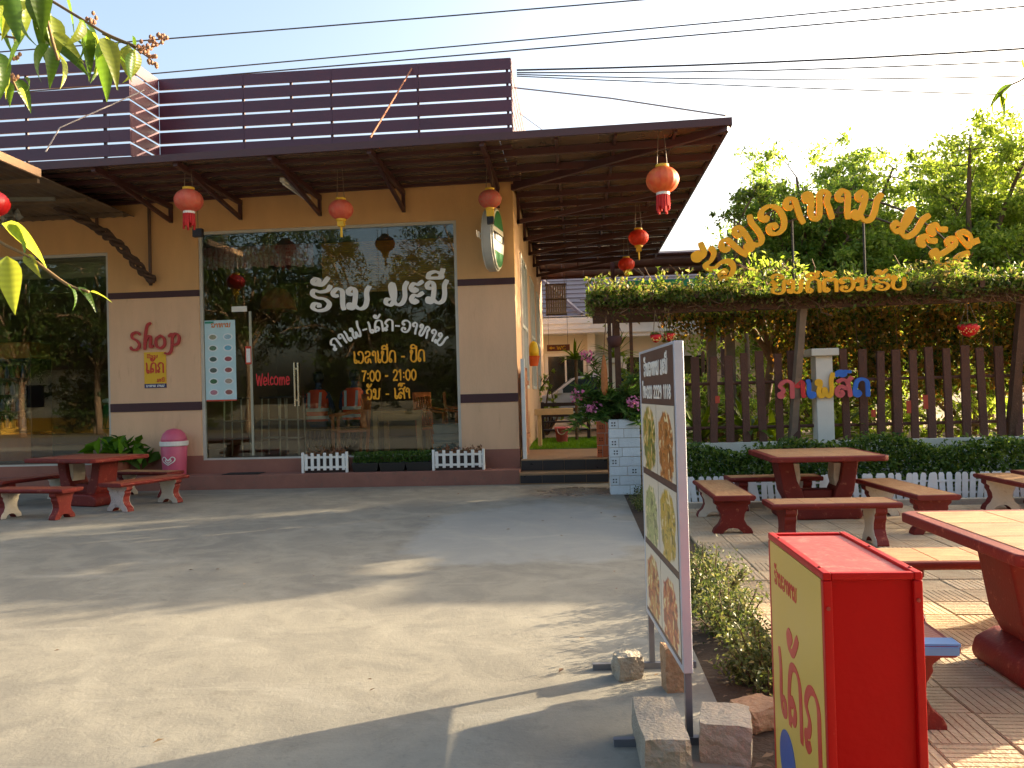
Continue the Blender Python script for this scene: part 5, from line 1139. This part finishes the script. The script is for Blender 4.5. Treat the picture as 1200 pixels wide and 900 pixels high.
# trees out of the frame that shade the yard and show in the shop glass
dk = leafmat('mango_leaf', [srgb(26, 44, 16), srgb(44, 66, 22), srgb(70, 84, 30)], .4)
GB = 'mango trees across the road'
for i, (x, y, h_, r_) in enumerate(((-10.5, -25, 10, 4.0), (-4.2, -24, 10.5, 4.2), (3.5, -27, 12, 4.4), (-15.5, -23, 11, 4.2), (-24, -25, 11, 4.2), (11, -27, 12, 4.6), (-30.5, -26, 12, 4.6), (-27, -23.5, 8, 3.4))):
    tree('mango_tree', x, y, h_, r_, 16000, dk, ['dark mango tree across the road, mirrored behind the glass door', 'dark mango tree across the road, mirrored behind the white lettering', 'mango tree across the road, mirrored at the pillar end of the glass', 'mango tree across the road in front of the white house', 'mango tree across the road past the white house', 'mango tree across the road opposite the patio', 'tall mango tree across the road farthest from the patio', 'lower mango tree across the road between two taller ones'][i], seed=40 + i, size=.26, group=GB, nl=18, low=.25, aspect=.3)
for i, (x, y) in enumerate(((-31, -24.5), (-25.5, -27), (-19, -26), (-12, -27.5), (-6, -27), (0, -28))):
    tree('roadside_shrub', x, y, 3.0, 2.2, 5000, dk, ['roadside shrub across the road, farthest from the patio', 'roadside shrub across the road hiding the white house', 'roadside shrub across the road next to the white house corner', 'roadside shrub across the road opposite the pink bin', 'roadside shrub across the road opposite the glass door', 'roadside shrub across the road opposite the menu board'][i], trunk_h=.7, tr=.08, seed=70 + i, size=.24, group='shrubs across the road', nl=14, low=.12, aspect=.4)
# unseen shelter, added so its roof casts a squared shadow on the yard
sh = thing('shadow_shelter', 'unseen timber shelter added beyond the pergola end to cast a squared shadow', 'shelter', (0, 0, 0))
for i in range(7): MB().box(8.9 + i * .6, 9.496 + i * .6, -1.4, 3.4, 2.98, 3.02).build('roof_sheet', M_aw, sh)
for x in (9.1, 12.9):
    for y in (-1.2, 3.2): MB().box(x - .06, x + .06, y - .06, y + .06, -.05, 2.98).build('post', M_pg, sh)
# house across the road for reflection
hr_ = thing('far_house', 'white house with yellow base across the road mirrored in the canopy-side glass', 'house', (-28, -31, 0))
MB().box(-3.5, 3.5, -3, 3, .8, 3.4).build('wall', mat('house_white', srgb(220, 214, 196), .8), hr_); MB().box(-3.55, 3.55, -3.05, 3.05, -.1, .8).build('base', mat('house_yellow', srgb(210, 160, 60), .8), hr_)
MB().prism([(-4, 3.4), (4, 3.4), (0, 5)], -3.5, 3.5).build('roof', M_aw, hr_)
for x in (-2, 1): MB().box(x, x + 1, 3.01, 3.06, 1.4, 2.6).build('window', M_dark, hr_)

# ================================================================== NEIGHBOURING HOUSE AND CAR
nh = thing('neighbour_house', 'cream bungalow with white fascia and grey shingle roof behind the alley', 'house', (0, 14, .3))
M_cream = mat('house_cream', srgb(212, 206, 190), .8, .06, 2); M_fas = mat('fascia_white', srgb(224, 222, 212), .6, .05)
MB().box(-5, 8, 0, 6, 0, 3.0).build('wall', M_cream, nh)
MB().box(-5.2, .95, -.75, -.6, 3.0, 3.55).build('fascia', M_fas, nh); MB().box(.95, 8.2, -.55, -.4, 2.85, 3.35).build('fascia', M_fas, nh)
for z in (3.12, 3.3): MB().box(-5.2, .96, -.77, -.751, z, z + .03).build('fascia_bead', M_fas, nh)
MB().box(-5.2, 8.2, -.6, 0, 2.98, 3.04).build('soffit', M_fas, nh)
M_shg = mat('roof_shingle', srgb(104, 96, 102), .8, .12, 4, .3, 30, piece=.1)
for i in range(15):
    y0 = -.75 + i * .33; z0 = 3.5 + i * .19
    MB().add([(-5.3, y0, z0), (8.3, y0, z0), (8.3, y0 + .37, z0 + .19), (-5.3, y0 + .37, z0 + .19), (-5.3, y0, z0 + .035), (8.3, y0, z0 + .035), (8.3, y0 + .37, z0 + .225 - .03), (-5.3, y0 + .37, z0 + .225 - .03)],
             [(0, 3, 2, 1), (4, 5, 6, 7), (0, 1, 5, 4), (1, 2, 6, 5), (2, 3, 7, 6), (3, 0, 4, 7)]).build('shingle_course', M_shg, nh)
for a, b, z0, z1 in ((-.95, .2, .9, 2.3), (1.6, 2.7, .9, 2.2), (3.3, 4.2, .9, 2.2)):
    f = MB()
    for (p, q, r, s) in ((a - .1, b + .1, z1, z1 + .1), (a - .1, b + .1, z0 - .1, z0), (a - .1, a, z0, z1), (b, b + .1, z0, z1), ((a + b) / 2 - .03, (a + b) / 2 + .03, z0, z1)): f.box(p, q, -.04, .05, r, s)
    wf = f.build('window', M_fas, nh); MB().box(a, b, -.012, -.006, z0, z1).build('pane', mat('dark_glass', srgb(26, 28, 30), .08, .05, spec=.8), wf)
for x in (.35, 2.95): MB().box(x, x + .25, -.3, -.05, 0, 3.0).build('column', M_fas, nh)
MB().beam((0.2, -.75, 3.6), (-1.6, 2.4, 5.6), .1, .08).build('hip_cap', M_shg, nh)
gtp = thing('gate_pillar', 'cream square gate pillar with flat cap beside the car', 'pillar', (.72, 6.6, .3))
MB().box(-.25, .25, -.25, .25, 0, 1.75).build('shaft', M_cream, gtp, bevel=.01); MB().box(-.33, .33, -.33, .33, 1.75, 1.92).build('cap', M_cream, gtp, bevel=.02)
car = thing('parked_car', 'silver white car parked before the neighbouring house', 'car', (.4, 10.0, .38))
M_car = mat('car_paint', srgb(214, 218, 224), .25, .03, 3, spec=.6); M_gls = mat('car_glass', srgb(40, 60, 72), .08, .05, spec=.9); M_tyre = mat('tyre', srgb(24, 24, 24), .8)
prof = [(-2.2, .3), (-2.25, .55), (-2.15, .8), (-1.9, .9), (-1.1, 1.0), (-.55, 1.4), (-.2, 1.5), (.9, 1.5), (1.4, 1.36), (1.9, 1.0), (2.2, .95), (2.25, .6), (2.2, .3)]
MB().prism(prof, -.85, .85).build('body', M_car, car, bevel=.08, seg=3)
for s in (-1, 1):
    MB().prism([(-.95, 1.02), (-.5, 1.36), (-.2, 1.42), (.25, 1.42), (.25, 1.02)], s * .853, s * .86).build('window', M_gls, car)
    MB().prism([(.33, 1.02), (.33, 1.42), (.85, 1.42), (1.3, 1.3), (1.55, 1.02)], s * .853, s * .86).build('window', M_gls, car)
    MB().box(-.95, -.8, s * .86, s * 1.0, 1.0, 1.12).build('mirror', M_car, car, bevel=.02)
    MB().box(.05, .2, s * .852, s * .872, .88, .91).build('door_handle', M_tyre, car)
    MB().box(-2.2, -1.95, s * .5, s * .78, .66, .8).build('headlight', mat('lamp_glass', srgb(220, 222, 220), .15), car, bevel=.03)
    for x in (-1.4, 1.4):
        wh = MB()
        for k in range(24): pass
        q = [(x + .32 * math.cos(2 * PI * k / 24), .32 + .32 * math.sin(2 * PI * k / 24)) for k in range(24)]
        wo = MB().prism(q, s * .68, s * .87).build('wheel', M_tyre, car, bevel=.03)
        q = [(x + .2 * math.cos(2 * PI * k / 24), .32 + .2 * math.sin(2 * PI * k / 24)) for k in range(24)]
        MB().prism(q, s * .868, s * .88).build('rim', mat('rim_grey', srgb(170, 170, 170), .3, metal=.6), wo)
MB().add([(-1.08, -.7, 1.02), (-1.08, .7, 1.02), (-.56, .62, 1.41), (-.56, -.62, 1.41)], [(0, 1, 2, 3)]).build('windscreen', M_gls, car, loc=(-.012, 0, .012))
# roll blind, toilet sign, green tarpaulin roof
rb = thing('roll_blind', 'tan striped roll blind hanging at the end of the side awning', 'blind', (-.78, 8.8, 3.45))
for i in range(9): MB().box(i * .06, i * .06 + .052, -.01, .01, 0, .84).build('strip', mat('blind_tan', srgb(160, 136, 100), .7, .12, 8, piece=.12), rb)
for z in (0, .4, .8): MB().box(-.01, .56, -.02, -.011, z, z + .04).build('batten', mat('blind_batten', srgb(110, 84, 60), .7), rb)
for dx in (.03, .5): MB().tube([(dx, -.015, .84), (dx, -.015, 1.45)], .008, 5).build('cord', MATS['blind_batten'], rb)
wc = thing('toilet_sign', 'brown wooden WC arrow board hanging in the alley', 'sign', (-.78, 8.7, 2.5))
MB().box(0, .6, -.02, .02, 0, .17).build('board', mat('sign_wood', srgb(120, 62, 36), .7, .2, 8), wc)
write('WC', wc, M_gold, (.26, -.022, .04), (1, 0, 0), (0, 0, 1), .09, .25, wdt=.16, depth=.004)
MB().prism([(.05, .085), (.12, .13), (.12, .1), (.2, .1), (.2, .07), (.12, .07), (.12, .04)], -.026, -.02).build('arrow', M_gold, wc)
for dx in (.05, .55): MB().tube([(dx, 0, .17), (dx, .1, 2.4)], .005, 4).build('cord', M_dark, wc)
gtarp = thing('green_roof_panel', 'green painted roof edge showing over the creeper', 'roof panel', (1.0, 3.0, 0))
MB().box(0, 1.5, 0, 1.2, 3.37, 3.5).build('panel', mat('green_sheet', srgb(20, 130, 90), .5), gtarp)
for x in (.05, 1.4): MB().beam((x, .2, -.05), (x, .2, 3.37), .06, .06).build('post', M_pg, gtarp)
wb = thing('hanging_bundle', 'tan woven bundle hanging from the pergola corner post', 'bundle', (.36, -1.5, 1.35))
MB().lathe([(.02, 0), (.045, .08), (.045, .3), (.03, .45), (.012, .55)], 12).build('bundle', mat('straw', srgb(176, 110, 60), .9, .25, 30, .6, 80), wb, smooth=True)
MB().tube([(0, 0, .55), (.05, 0, 1.1)], .006, 4).build('cord', MATS['dry_stem'], wb)
pt = thing('hanging_pot', 'dark round hanging pot beside the pergola corner post', 'pot', (.5, -1.75, 1.98))
MB().lathe([(.05, 0), (.09, .05), (.1, .12), (.08, .15)], 16).build('pot', mat('dark_clay', srgb(70, 36, 28), .8, .15), pt, smooth=True)
MB().tube([(.1, 0, .18), (0, 0, .45), (-.1, 0, .18)], .004, 4).build('wire', M_blk, pt)

# ================================================================== MENU BOARD
mbn = thing('menu_board', 'tall free standing menu board with six food photos and brown header', 'sign', (.40, -9.16, 0), math.atan2(.86, -.065))
# local X runs from the near leg to the far leg; local +Y faces the yard
LW = .87; M_al = mat('aluminium', srgb(186, 190, 200), .4, .06, 6, metal=.3); M_brn = mat('board_brown', srgb(92, 64, 52), .45, .06, 3); M_steel = mat('leg_steel', srgb(120, 122, 130), .4, .1, 8, metal=.5)
PZ0, PZ1 = .30, 1.585
MB().box(.004, LW - .004, -.018, .016, PZ0, PZ1).build('panel', M_brn, mbn)
for a, b, z0, z1, mm in ((-.02, .004, PZ0 - .02, PZ1 + .01, M_al), (LW - .004, LW + .02, PZ0 - .02, PZ1 + .01, M_al), (.004, LW - .004, PZ1 - .002, PZ1 + .01, M_al), (.004, LW - .004, PZ0 - .02, PZ0 + .002, M_al)):
    MB().box(a, b, -.02, .018, z0, z1).build('frame_bar', mm, mbn, bevel=.002, seg=1)
for x in (-.016, LW - .008): MB().box(x, x + .024, -.014, .012, 0, PZ0 - .02).build('leg', M_steel, mbn)
for x in (-.01, LW): MB().box(x - .014, x + .014, -.22, .3, 0, .03).build('foot_bar', M_steel, mbn)
foods = [((150, 150, 60), (206, 150, 60)), ((206, 130, 50), (176, 100, 40)), ((196, 190, 120), (150, 160, 90)), ((214, 180, 60), (196, 150, 40)), ((206, 120, 70), (190, 160, 80)), ((190, 80, 50), (214, 140, 70))]
def photo_mat(i, c1, c2):
    m = bpy.data.materials.new('food_photo'); m.use_nodes = True; n, l = m.node_tree.nodes, m.node_tree.links; p = n['Principled BSDF']; p.inputs['Roughness'].default_value = .35
    tc = n.new('ShaderNodeTexCoord'); mp_ = n.new('ShaderNodeMapping'); l.new(tc.outputs['Generated'], mp_.inputs[0]); mp_.inputs['Location'].default_value = (-.5, -.5, -.45 + .06 * (i % 3))
    ln = n.new('ShaderNodeVectorMath'); ln.operation = 'LENGTH'; sc_ = n.new('ShaderNodeVectorMath'); sc_.operation = 'MULTIPLY'; sc_.inputs[1].default_value = (1, 0, .9); l.new(mp_.outputs[0], sc_.inputs[0]); l.new(sc_.outputs[0], ln.inputs[0])
    nz = n.new('ShaderNodeTexNoise'); nz.inputs['Scale'].default_value = 3.5; nz.inputs['Detail'].default_value = 3; nz.inputs['Distortion'].default_value = .6; l.new(tc.outputs['Generated'], nz.inputs['Vector'])
    ad = n.new('ShaderNodeMath'); ad.operation = 'MULTIPLY_ADD'; ad.inputs[1].default_value = .35; l.new(nz.outputs[0], ad.inputs[0]); l.new(ln.outputs['Value'], ad.inputs[2])
    mr = n.new('ShaderNodeMapRange'); mr.inputs[1].default_value = .64; mr.inputs[2].default_value = .60; l.new(ad.outputs[0], mr.inputs[0])
    n2 = n.new('ShaderNodeTexNoise'); n2.inputs['Scale'].default_value = 5.5; n2.inputs['Detail'].default_value = 4; n2.inputs['Distortion'].default_value = 1.2; l.new(tc.outputs['Generated'], n2.inputs['Vector'])
    cr = n.new('ShaderNodeValToRGB'); e = cr.color_ramp.elements; e[0].position = .36; e[0].color = tuple(x * .35 for x in srgb(*c1)[:3]) + (1,); e[1].position = .46; e[1].color = srgb(*c1); q = e.new(.55); q.color = srgb(*c2); q = e.new(.62); q.color = srgb(238, 216, 160); l.new(n2.outputs[0], cr.inputs[0])
    mx = n.new('ShaderNodeMixRGB'); mx.inputs[1].default_value = srgb(222, 208, 184); l.new(mr.outputs[0], mx.inputs[0]); l.new(cr.outputs[0], mx.inputs[2]); l.new(mx.outputs[0], p.inputs['Base Color']); return m
ch = .335
for i in range(6):
    c, r = i % 2, i // 2          # column 0 is the near column on the far-to-near reading side
    x0 = LW / 2 + .006 if c == 0 else .02
    z1 = 1.335 - r * .348
    MB().box(x0, x0 + LW / 2 - .026, .0165, .0185, z1 - ch + .02, z1).build('food_photo', photo_mat(i, *foods[i]), mbn)
R_ = (-1, 0, 0)
write('ຮ້ານອາຫານ ມະນີ', mbn, M_vw, (LW - .12, .0165, 1.47), R_, (0, 0, 1), .06, .62, wdt=.2, depth=.002, gap=.05)
write('ໂທ:020 2229 1118', mbn, M_vw, (LW - .06, .0165, 1.365), R_, (0, 0, 1), .055, .74, wdt=.2, depth=.002, gap=.08, nib=.75)

# ================================================================== RED LIGHT BOX
bx0, bx1, by0, by1, bz = .60, .842, -10.32, -9.74, .93
rb_ = thing('red_light_box', 'red metal light box sign with a yellow lettered face on the soil bed', 'sign', (bx0, by0, -.012))
M_rm = mat('red_metal', srgb(176, 3, 5), .45, .06, 3, .08, 40, wear=srgb(134, 12, 12), wearamt=.2, spec=.15); M_rt = mat('red_top', srgb(176, 56, 48), .5, .12, 5, .1, 40, wear=srgb(214, 130, 110), wearamt=.8)
wx, wy, wz = bx1 - bx0, by1 - by0, bz + .012
MB().box(.012, wx - .004, .012, wy - .004, .02, wz - .012).build('cabinet', M_rm, rb_)
MB().box(.012, wx - .012, .016, wy - .016, wz - .012, wz - .008).build('top_plate', M_rt, rb_)
ed = MB()
M_re = mat('red_edge', srgb(178, 12, 12), .4, .08, 5, .05, 40, wear=srgb(206, 70, 60), wearamt=.05, spec=.2)
for x in (0, wx - .02): MB().box(x, x + .02, -.002, wy + .002, wz - .02, wz).build('edge_trim', M_re, rb_, bevel=.003)
for y in (-.002, wy - .018): MB().box(.021, wx - .021, y, y + .02, wz - .019, wz - .001).build('edge_trim', M_re, rb_, bevel=.003)
for x in (0, wx - .022):
    for y in (-.002, wy - .02): MB().box(x, x + .022, y, y + .022, 0, wz - .021).build('corner_trim', M_re, rb_, bevel=.003)
for y in (.0, wy - .02): pass
MB().box(0, .0115, .021, wy - .021, .03, wz - .021).build('yellow_face', mat('face_yellow', srgb(210, 174, 74), .4, .04, 2), rb_)
sc_m = mat('screw_steel', srgb(150, 60, 50), .4, metal=.4)
for (x, z) in ((.011, wz - .09), (wx - .012, wz - .07), (.011, .3), (wx - .012, .3)):
    MB().prism([(x + .005 * math.cos(a), z + .005 * math.sin(a)) for a in [2 * PI * k / 8 for k in range(8)]], -.0055, -.001).build('screw', sc_m, rb_)
for (x, y) in ((.01, .06), (wx - .01, .05), (.01, wy - .1), (wx - .012, wy - .25)):
    MB().lathe([(.005, 0), (.005, .002), (.002, .004)], 8, (x, y, wz)).build('screw', sc_m, rb_)
M_fr = mat('face_red', srgb(196, 40, 30), .4, .05)
D = (0, -1, 0)
write('ຮ້ານອາຫານ', rb_, M_fr, (-.0, wy - .07, wz - .145), D, (0, 0, 1), .042, .26, wdt=.15, depth=.0012, gap=.08)
write('ເຄັກ', rb_, M_fr, (-.0, wy - .09, wz - .53), D, (0, 0, 1), .19, .46, wdt=.17, depth=.0012, gap=.1)
q = [(wy - .17 + .09 * math.cos(2 * PI * k / 28), wz - .66 + .09 * math.sin(2 * PI * k / 28)) for k in range(28)]
MB().prism(q, -.002, .002, 'x').build('blue_disc', mat('face_blue', srgb(40, 80, 150), .4), rb_)

# ================================================================== ROCKS AND BRICKS
def rock(x, y, sx, sy, sz, label, m, rz=0, seed=0, nm='rock', rough_=.03, cuts=3):
    R3 = random.Random(seed); cuts = 7; rough_ *= .35; bm = bmesh.new(); bmesh.ops.create_cube(bm, size=1); bmesh.ops.subdivide_edges(bm, edges=bm.edges, cuts=cuts, use_grid_fill=True)
    for v in bm.verts:
        c = v.co.copy(); k = .12 if nm == 'rock' else .03
        v.co = c * (1 - k * (max(0, c.length - .55) / .3)) + Vector((R3.gauss(0, rough_), R3.gauss(0, rough_), R3.gauss(0, rough_)))
        nv = mnoise.noise_vector(c * 2.2 + Vector((seed * 7.1, 0, 0))) * .09 + mnoise.noise_vector(c * 6 + Vector((0, seed * 3.3, 0))) * .03
        v.co += nv * (1 if nm == 'rock' else .4)
        v.co.x *= sx; v.co.y *= sy; v.co.z = max(0, (v.co.z + .5)) * sz
    me = bpy.data.meshes.new(nm); bm.to_mesh(me); bm.free(); o = link(nm, me, m, None); o.location = (x, y, -.012); o.rotation_euler = (0, 0, rz)
    return tag(o, label, 'stone')
M_rk = mat('rubble_grey', srgb(158, 148, 130), .95, .15, 16, .5, 70, wear=srgb(128, 118, 102), wearamt=.4); M_rk2 = mat('rubble_tan', srgb(170, 134, 100), .9, .2, 9, .8, 40, wear=srgb(196, 170, 140), wearamt=.4)
rock(.205, -8.42, .14, .12, .13, 'small rounded rubble stone on the board foot, yard side', M_rk, .3, 1, rough_=.02)
rock(.41, -8.58, .1, .1, .22, 'upright tan brick leaning by the far leg of the menu board', M_rk2, .15, 2, nm='brick_block', rough_=.015)
rock(.275, -9.27, .17, .42, .16, 'long concrete block weighing down the menu board foot', M_rk, .05, 3, nm='concrete_block', rough_=.012)
rock(.53, -9.24, .19, .22, .16, 'grey broken concrete block beside the near board leg', M_rk, -.2, 4, nm='concrete_block', rough_=.02)
rock(.72, -8.95, .2, .16, .1, 'pale broken slab among the shrubs by the grey block', M_rk2, .5, 5, rough_=.02)

# ================================================================== FOREGROUND BRANCHES
fgl = [mat('big_leaf_a', srgb(60, 90, 20), .35), mat('big_leaf_b', srgb(100, 130, 20), .35)]
def bigleafmat(nm, c):
    m = bpy.data.materials.new(nm); m.use_nodes = True; n, l = m.node_tree.nodes, m.node_tree.links
    p = n['Principled BSDF']; p.inputs['Roughness'].default_value = .4; out = n['Material Output']
    tc = n.new('ShaderNodeTexCoord'); wv = n.new('ShaderNodeTexWave'); wv.inputs['Scale'].default_value = 3.2; wv.inputs['Distortion'].default_value = 1.0; wv.bands_direction = 'X'; l.new(tc.outputs['Generated'], wv.inputs['Vector'])
    mx = n.new('ShaderNodeMixRGB'); mx.inputs[1].default_value = c; mx.inputs[2].default_value = tuple(x * .86 for x in c[:3]) + (1,); l.new(wv.outputs[0], mx.inputs[0])
    hs = n.new('ShaderNodeHueSaturation'); oi = n.new('ShaderNodeObjectInfo'); mr = n.new('ShaderNodeMapRange'); mr.inputs[3].default_value = .7; mr.inputs[4].default_value = 1.3; l.new(oi.outputs['Random'], mr.inputs[0]); l.new(mr.outputs[0], hs.inputs['Value']); l.new(mx.outputs[0], hs.inputs['Color'])
    l.new(hs.outputs[0], p.inputs['Base Color'])
    tr = n.new('ShaderNodeBsdfTranslucent'); h2 = n.new('ShaderNodeHueSaturation'); h2.inputs['Value'].default_value = 2.2; h2.inputs['Hue'].default_value = .48; l.new(hs.outputs[0], h2.inputs['Color']); l.new(h2.outputs[0], tr.inputs[0])
    ms = n.new('ShaderNodeMixShader'); ms.inputs[0].default_value = .5; l.new(p.outputs[0], ms.inputs[1]); l.new(tr.outputs[0], ms.inputs[2]); l.new(ms.outputs[0], out.inputs[0])
    b = n.new('ShaderNodeBump'); b.inputs['Strength'].default_value = .15; b.inputs['Distance'].default_value = .003; l.new(wv.outputs[0], b.inputs['Height']); l.new(b.outputs[0], p.inputs['Normal'])
    return m
M_L1 = bigleafmat('big_leaf', srgb(62, 92, 22)); M_L2 = bigleafmat('pale_big_leaf', srgb(124, 136, 40))
def big_leaf_mesh(L_, wd, curl):
    mb = MB(); k = 9; p = Vector((0, 0, 0)); a = 0
    for q in range(k + 1):
        t_ = q / k; hw = wd * .5 * ((math.sin(PI * min(1, t_ ** .62)) ** 1.1) * (1 - .25 * t_) + .012) + .001 * math.sin(9 * t_); mb.v += [(p.x, -hw, p.z + hw * .35), (p.x, -hw * .5, p.z + hw * .12), (p.x, 0, p.z), (p.x, hw * .5, p.z + hw * .12), (p.x, hw, p.z + hw * .35)]
        p = p + Vector((math.cos(a), 0, -math.sin(a))) * L_ / k; a += curl / k
    for q in range(k):
        for j in range(4): mb.f.append((5 * q + j, 5 * q + j + 1, 5 * q + j + 6, 5 * q + j + 5))
    return mb
LM = []
for i in range(5):
    o = big_leaf_mesh(.165, .056 + .008 * (i % 2), [.5, .9, .2, 1.3, .7][i]).build('leaf', M_L1, None, smooth=True); LM.append(o.data); bpy.data.objects.remove(o)
def branch(name, label, twigs, leaves, loc, buds=()):
    t = thing(name, label, 'branch', loc); L0 = Vector(loc)
    for tw_, r_ in twigs: MB().tube(catmull([tuple(Vector(p) - L0) for p in tw_], 5), r_, 6).build('twig', mat('twig_green', srgb(120, 96, 60), .7, .2), t, smooth=True)
    for i, (p, d, s, m_) in enumerate(leaves):
        o = bpy.data.objects.new('leaf', LM[i % 5]); COL.objects.link(o); o.parent = t; o.location = Vector(p) - L0
        d = Vector(d).normalized(); q = d.to_track_quat('X', 'Z'); o.rotation_mode = 'QUATERNION'; o.rotation_quaternion = q @ Matrix.Rotation(rnd.uniform(-1.2, 1.2), 4, 'X').to_quaternion(); o.scale = (s, s, s)
        if m_: 
            o.material_slots[0].link = 'OBJECT'; o.material_slots[0].material = M_L2
    if buds:
        mb = MB()
        for c in buds: mb.lathe([(.001, -.006), (.005, -.002), (.005, .002), (.001, .006)], 6, Vector(c) - L0)
        mb.build('flower_buds', mat('bud_brown', srgb(150, 110, 84), .7, .2, 30), t)
    return t
def P(px_, py_, y):                      # helper: where a line of sight meets the plane of the branch
    d = fw + rr * ((px_ - 600) / 940) - uu * ((py_ - 450) / 940); k = (y + 12.4) / d.y; return Vector((0, -12.4, 1.4)) + d * k
BY = -10.45
lv = []
for (x, y, dx, dy, s, m_) in ((5, -20, .1, -1, 1.0, 0), (20, -15, .2, -1, 1.05, 1), (40, -8, .3, -1, 1.0, 0), (52, 5, -.2, -1, 1.0, 0), (60, 18, .3, -1, .9, 1), (30, 40, -.3, -.7, .8, 0), (62, 55, .1, -1, .8, 0), (66, 60, .5, -.8, .75, 1), (58, 52, -.5, -.6, .7, 0), (68, 48, .7, -.7, .9, 0), (92, 22, .3, -1, .9, 0), (98, 30, .05, -1, .95, 0), (104, 38, .5, -.9, .95, 1), (110, 42, .35, -.95, 1.0, 0), (118, 45, .1, -1, 1.05, 0), (122, 44, .45, -.85, .95, 1), (150, 52, -.05, -1, .7, 1), (158, 58, .1, -1, .75, 1), (140, 48, -.3, -1, .8, 0),
                           (10, 10, -.3, -1, .9, 0), (-5, 60, .4, -.8, .8, 0), (8, 82, .2, -1, .35, 1), (18, 92, .5, -.9, .6, 0), (22, 104, .6, -.8, .55, 1), (12, 96, .1, -1, .5, 0), (45, -25, .1, -1, 1.0, 0), (75, -10, .2, -1, .85, 0), (25, 0, -.4, -.9, .9, 0)):
    lv.append((P(x, y, BY + rnd.uniform(-.12, .12)), (dx, rnd.uniform(-.25, .25), dy), s * rnd.uniform(.9, 1.1) * .88, m_))
    if rnd.random() < .6: lv.append((P(x + rnd.gauss(0, 9), y + rnd.gauss(-4, 7), BY + rnd.uniform(-.2, .2)), (dx + rnd.gauss(0, .35), rnd.uniform(-.4, .4), dy), s * rnd.uniform(.6, .9) * .8, 1 - m_))
twg = [([P(-30, -40, BY), P(40, -10, BY), P(95, 22, BY), P(125, 40, BY), P(160, 55, BY)], .004), ([P(20, -40, BY), P(50, 10, BY), P(62, 50, BY), P(68, 70, BY)], .004), ([P(-40, 20, BY), P(0, 40, BY), P(20, 45, BY)], .003), ([P(-30, 60, BY), P(5, 80, BY), P(20, 105, BY)], .003), ([P(120, 40, BY), P(150, 52, BY), P(178, 55, BY), P(196, 45, BY)], .002), ([P(150, 52, BY), P(172, 66, BY), P(182, 76, BY)], .002)]
bd = [P(x + rnd.gauss(0, 3), y + rnd.gauss(0, 3), BY + rnd.gauss(0, .01)) for x, y in [(168, 54), (174, 52), (180, 50), (186, 47), (192, 44), (172, 62), (176, 68), (180, 74), (162, 56), (110, 26), (106, 22), (10, 88), (16, 90), (20, 68)] for _ in range(5)]
branch('overhanging_branch', 'leafy green branch with small brown buds hanging in front of the slat screen', twg, lv, tuple(P(60, -30, BY)), bd)
B2 = -10.7
lv = [(P(2, 262, B2), (.75, .1, -.55), .95, 1), (P(8, 300, B2), (.1, 0, -1), .85, 1), (P(30, 298, B2), (.5, -.2, -.6), .45, 1), (P(78, 333, B2), (.6, .1, -.6), .4, 0), (P(92, 336, B2), (.65, 0, -.6), .42, 0), (P(106, 342, B2), (.9, 0, -.25), .36, 1), (P(12, 262, B2), (.5, .3, -.8), .6, 0)]
branch('drooping_twig', 'single drooping twig with pale yellow green leaves across the shop glass under the old canopy', [([P(-30, 262, B2), P(2, 285, B2), P(35, 302, B2), P(78, 333, B2), P(104, 342, B2)], .0035)], lv, tuple(P(-10, 270, B2)))
B3 = -9.7
lv = [(P(1186, 98, B3), (-.8, 0, -.6), .62, 0), (P(1170, 108, B3), (-.5, .1, -.9), .55, 1), (P(1172, 110, B3), (.2, 0, -1), .5, 0), (P(1178, 108, B3), (.1, 0, -1), .42, 1), (P(1200, 66, B3), (-.1, 0, -1), .4, 1), (P(1176, 106, B3), (-.15, .2, -1), .45, 1)]
branch('hanging_twig', 'backlit twig with yellow green leaves against the white sky', [([P(1230, 50, B3), P(1204, 88, B3), P(1184, 100, B3), P(1170, 110, B3)], .003)], lv, tuple(P(1200, 80, B3)))

# ================================================================== OVERHEAD WIRES
M_wire = mat('power_wire', srgb(50, 50, 54), .5)
WG = 'overhead power lines'
def wire(a, b, sag, r_, label):
    a, b = Vector(a), Vector(b); tag(MB().tube([a.lerp(b, k / 16) - Vector((0, 0, sag * 4 * (k / 16) * (1 - k / 16))) for k in range(17)], r_, 5).build('power_line', M_wire), label, 'wire', WG)
wire((-30, 4, 9.0), (14, 4, 9.6), .1, .015, 'highest power line passing above the slat screen')
wire((-30, 4, 7.9), (30, 4, 9.3), .1, .015, 'power line just clearing the slat screen top')
wire((-30, 5, 8.4), (30, 5, 10.1), .1, .015, 'power line crossing above the awning towards the tall trees')
wire((-1.2, 6, 8.88), (30, 6, 9.6), .5, .022, 'thick power cable running from the screen end over the trees')
wire((-1.2, 6, 8.82), (30, 6, 9.2), .6, .016, 'thinner power line strung just under the thick cable')
wire((-1.2, 6, 8.78), (30, 6, 8.6), .7, .014, 'power line strung below the paired cables')
wire((-1.2, 6, 8.74), (30, 6, 6.2), .2, .013, 'lowest faint power line falling towards the tall trees')

for o in bpy.data.objects:
    if o.parent and o.name.split('.')[0] in ('stems', 'flower_buds', 'seeds', 'herbs', 'dry_plants'): o['kind'] = 'stuff'
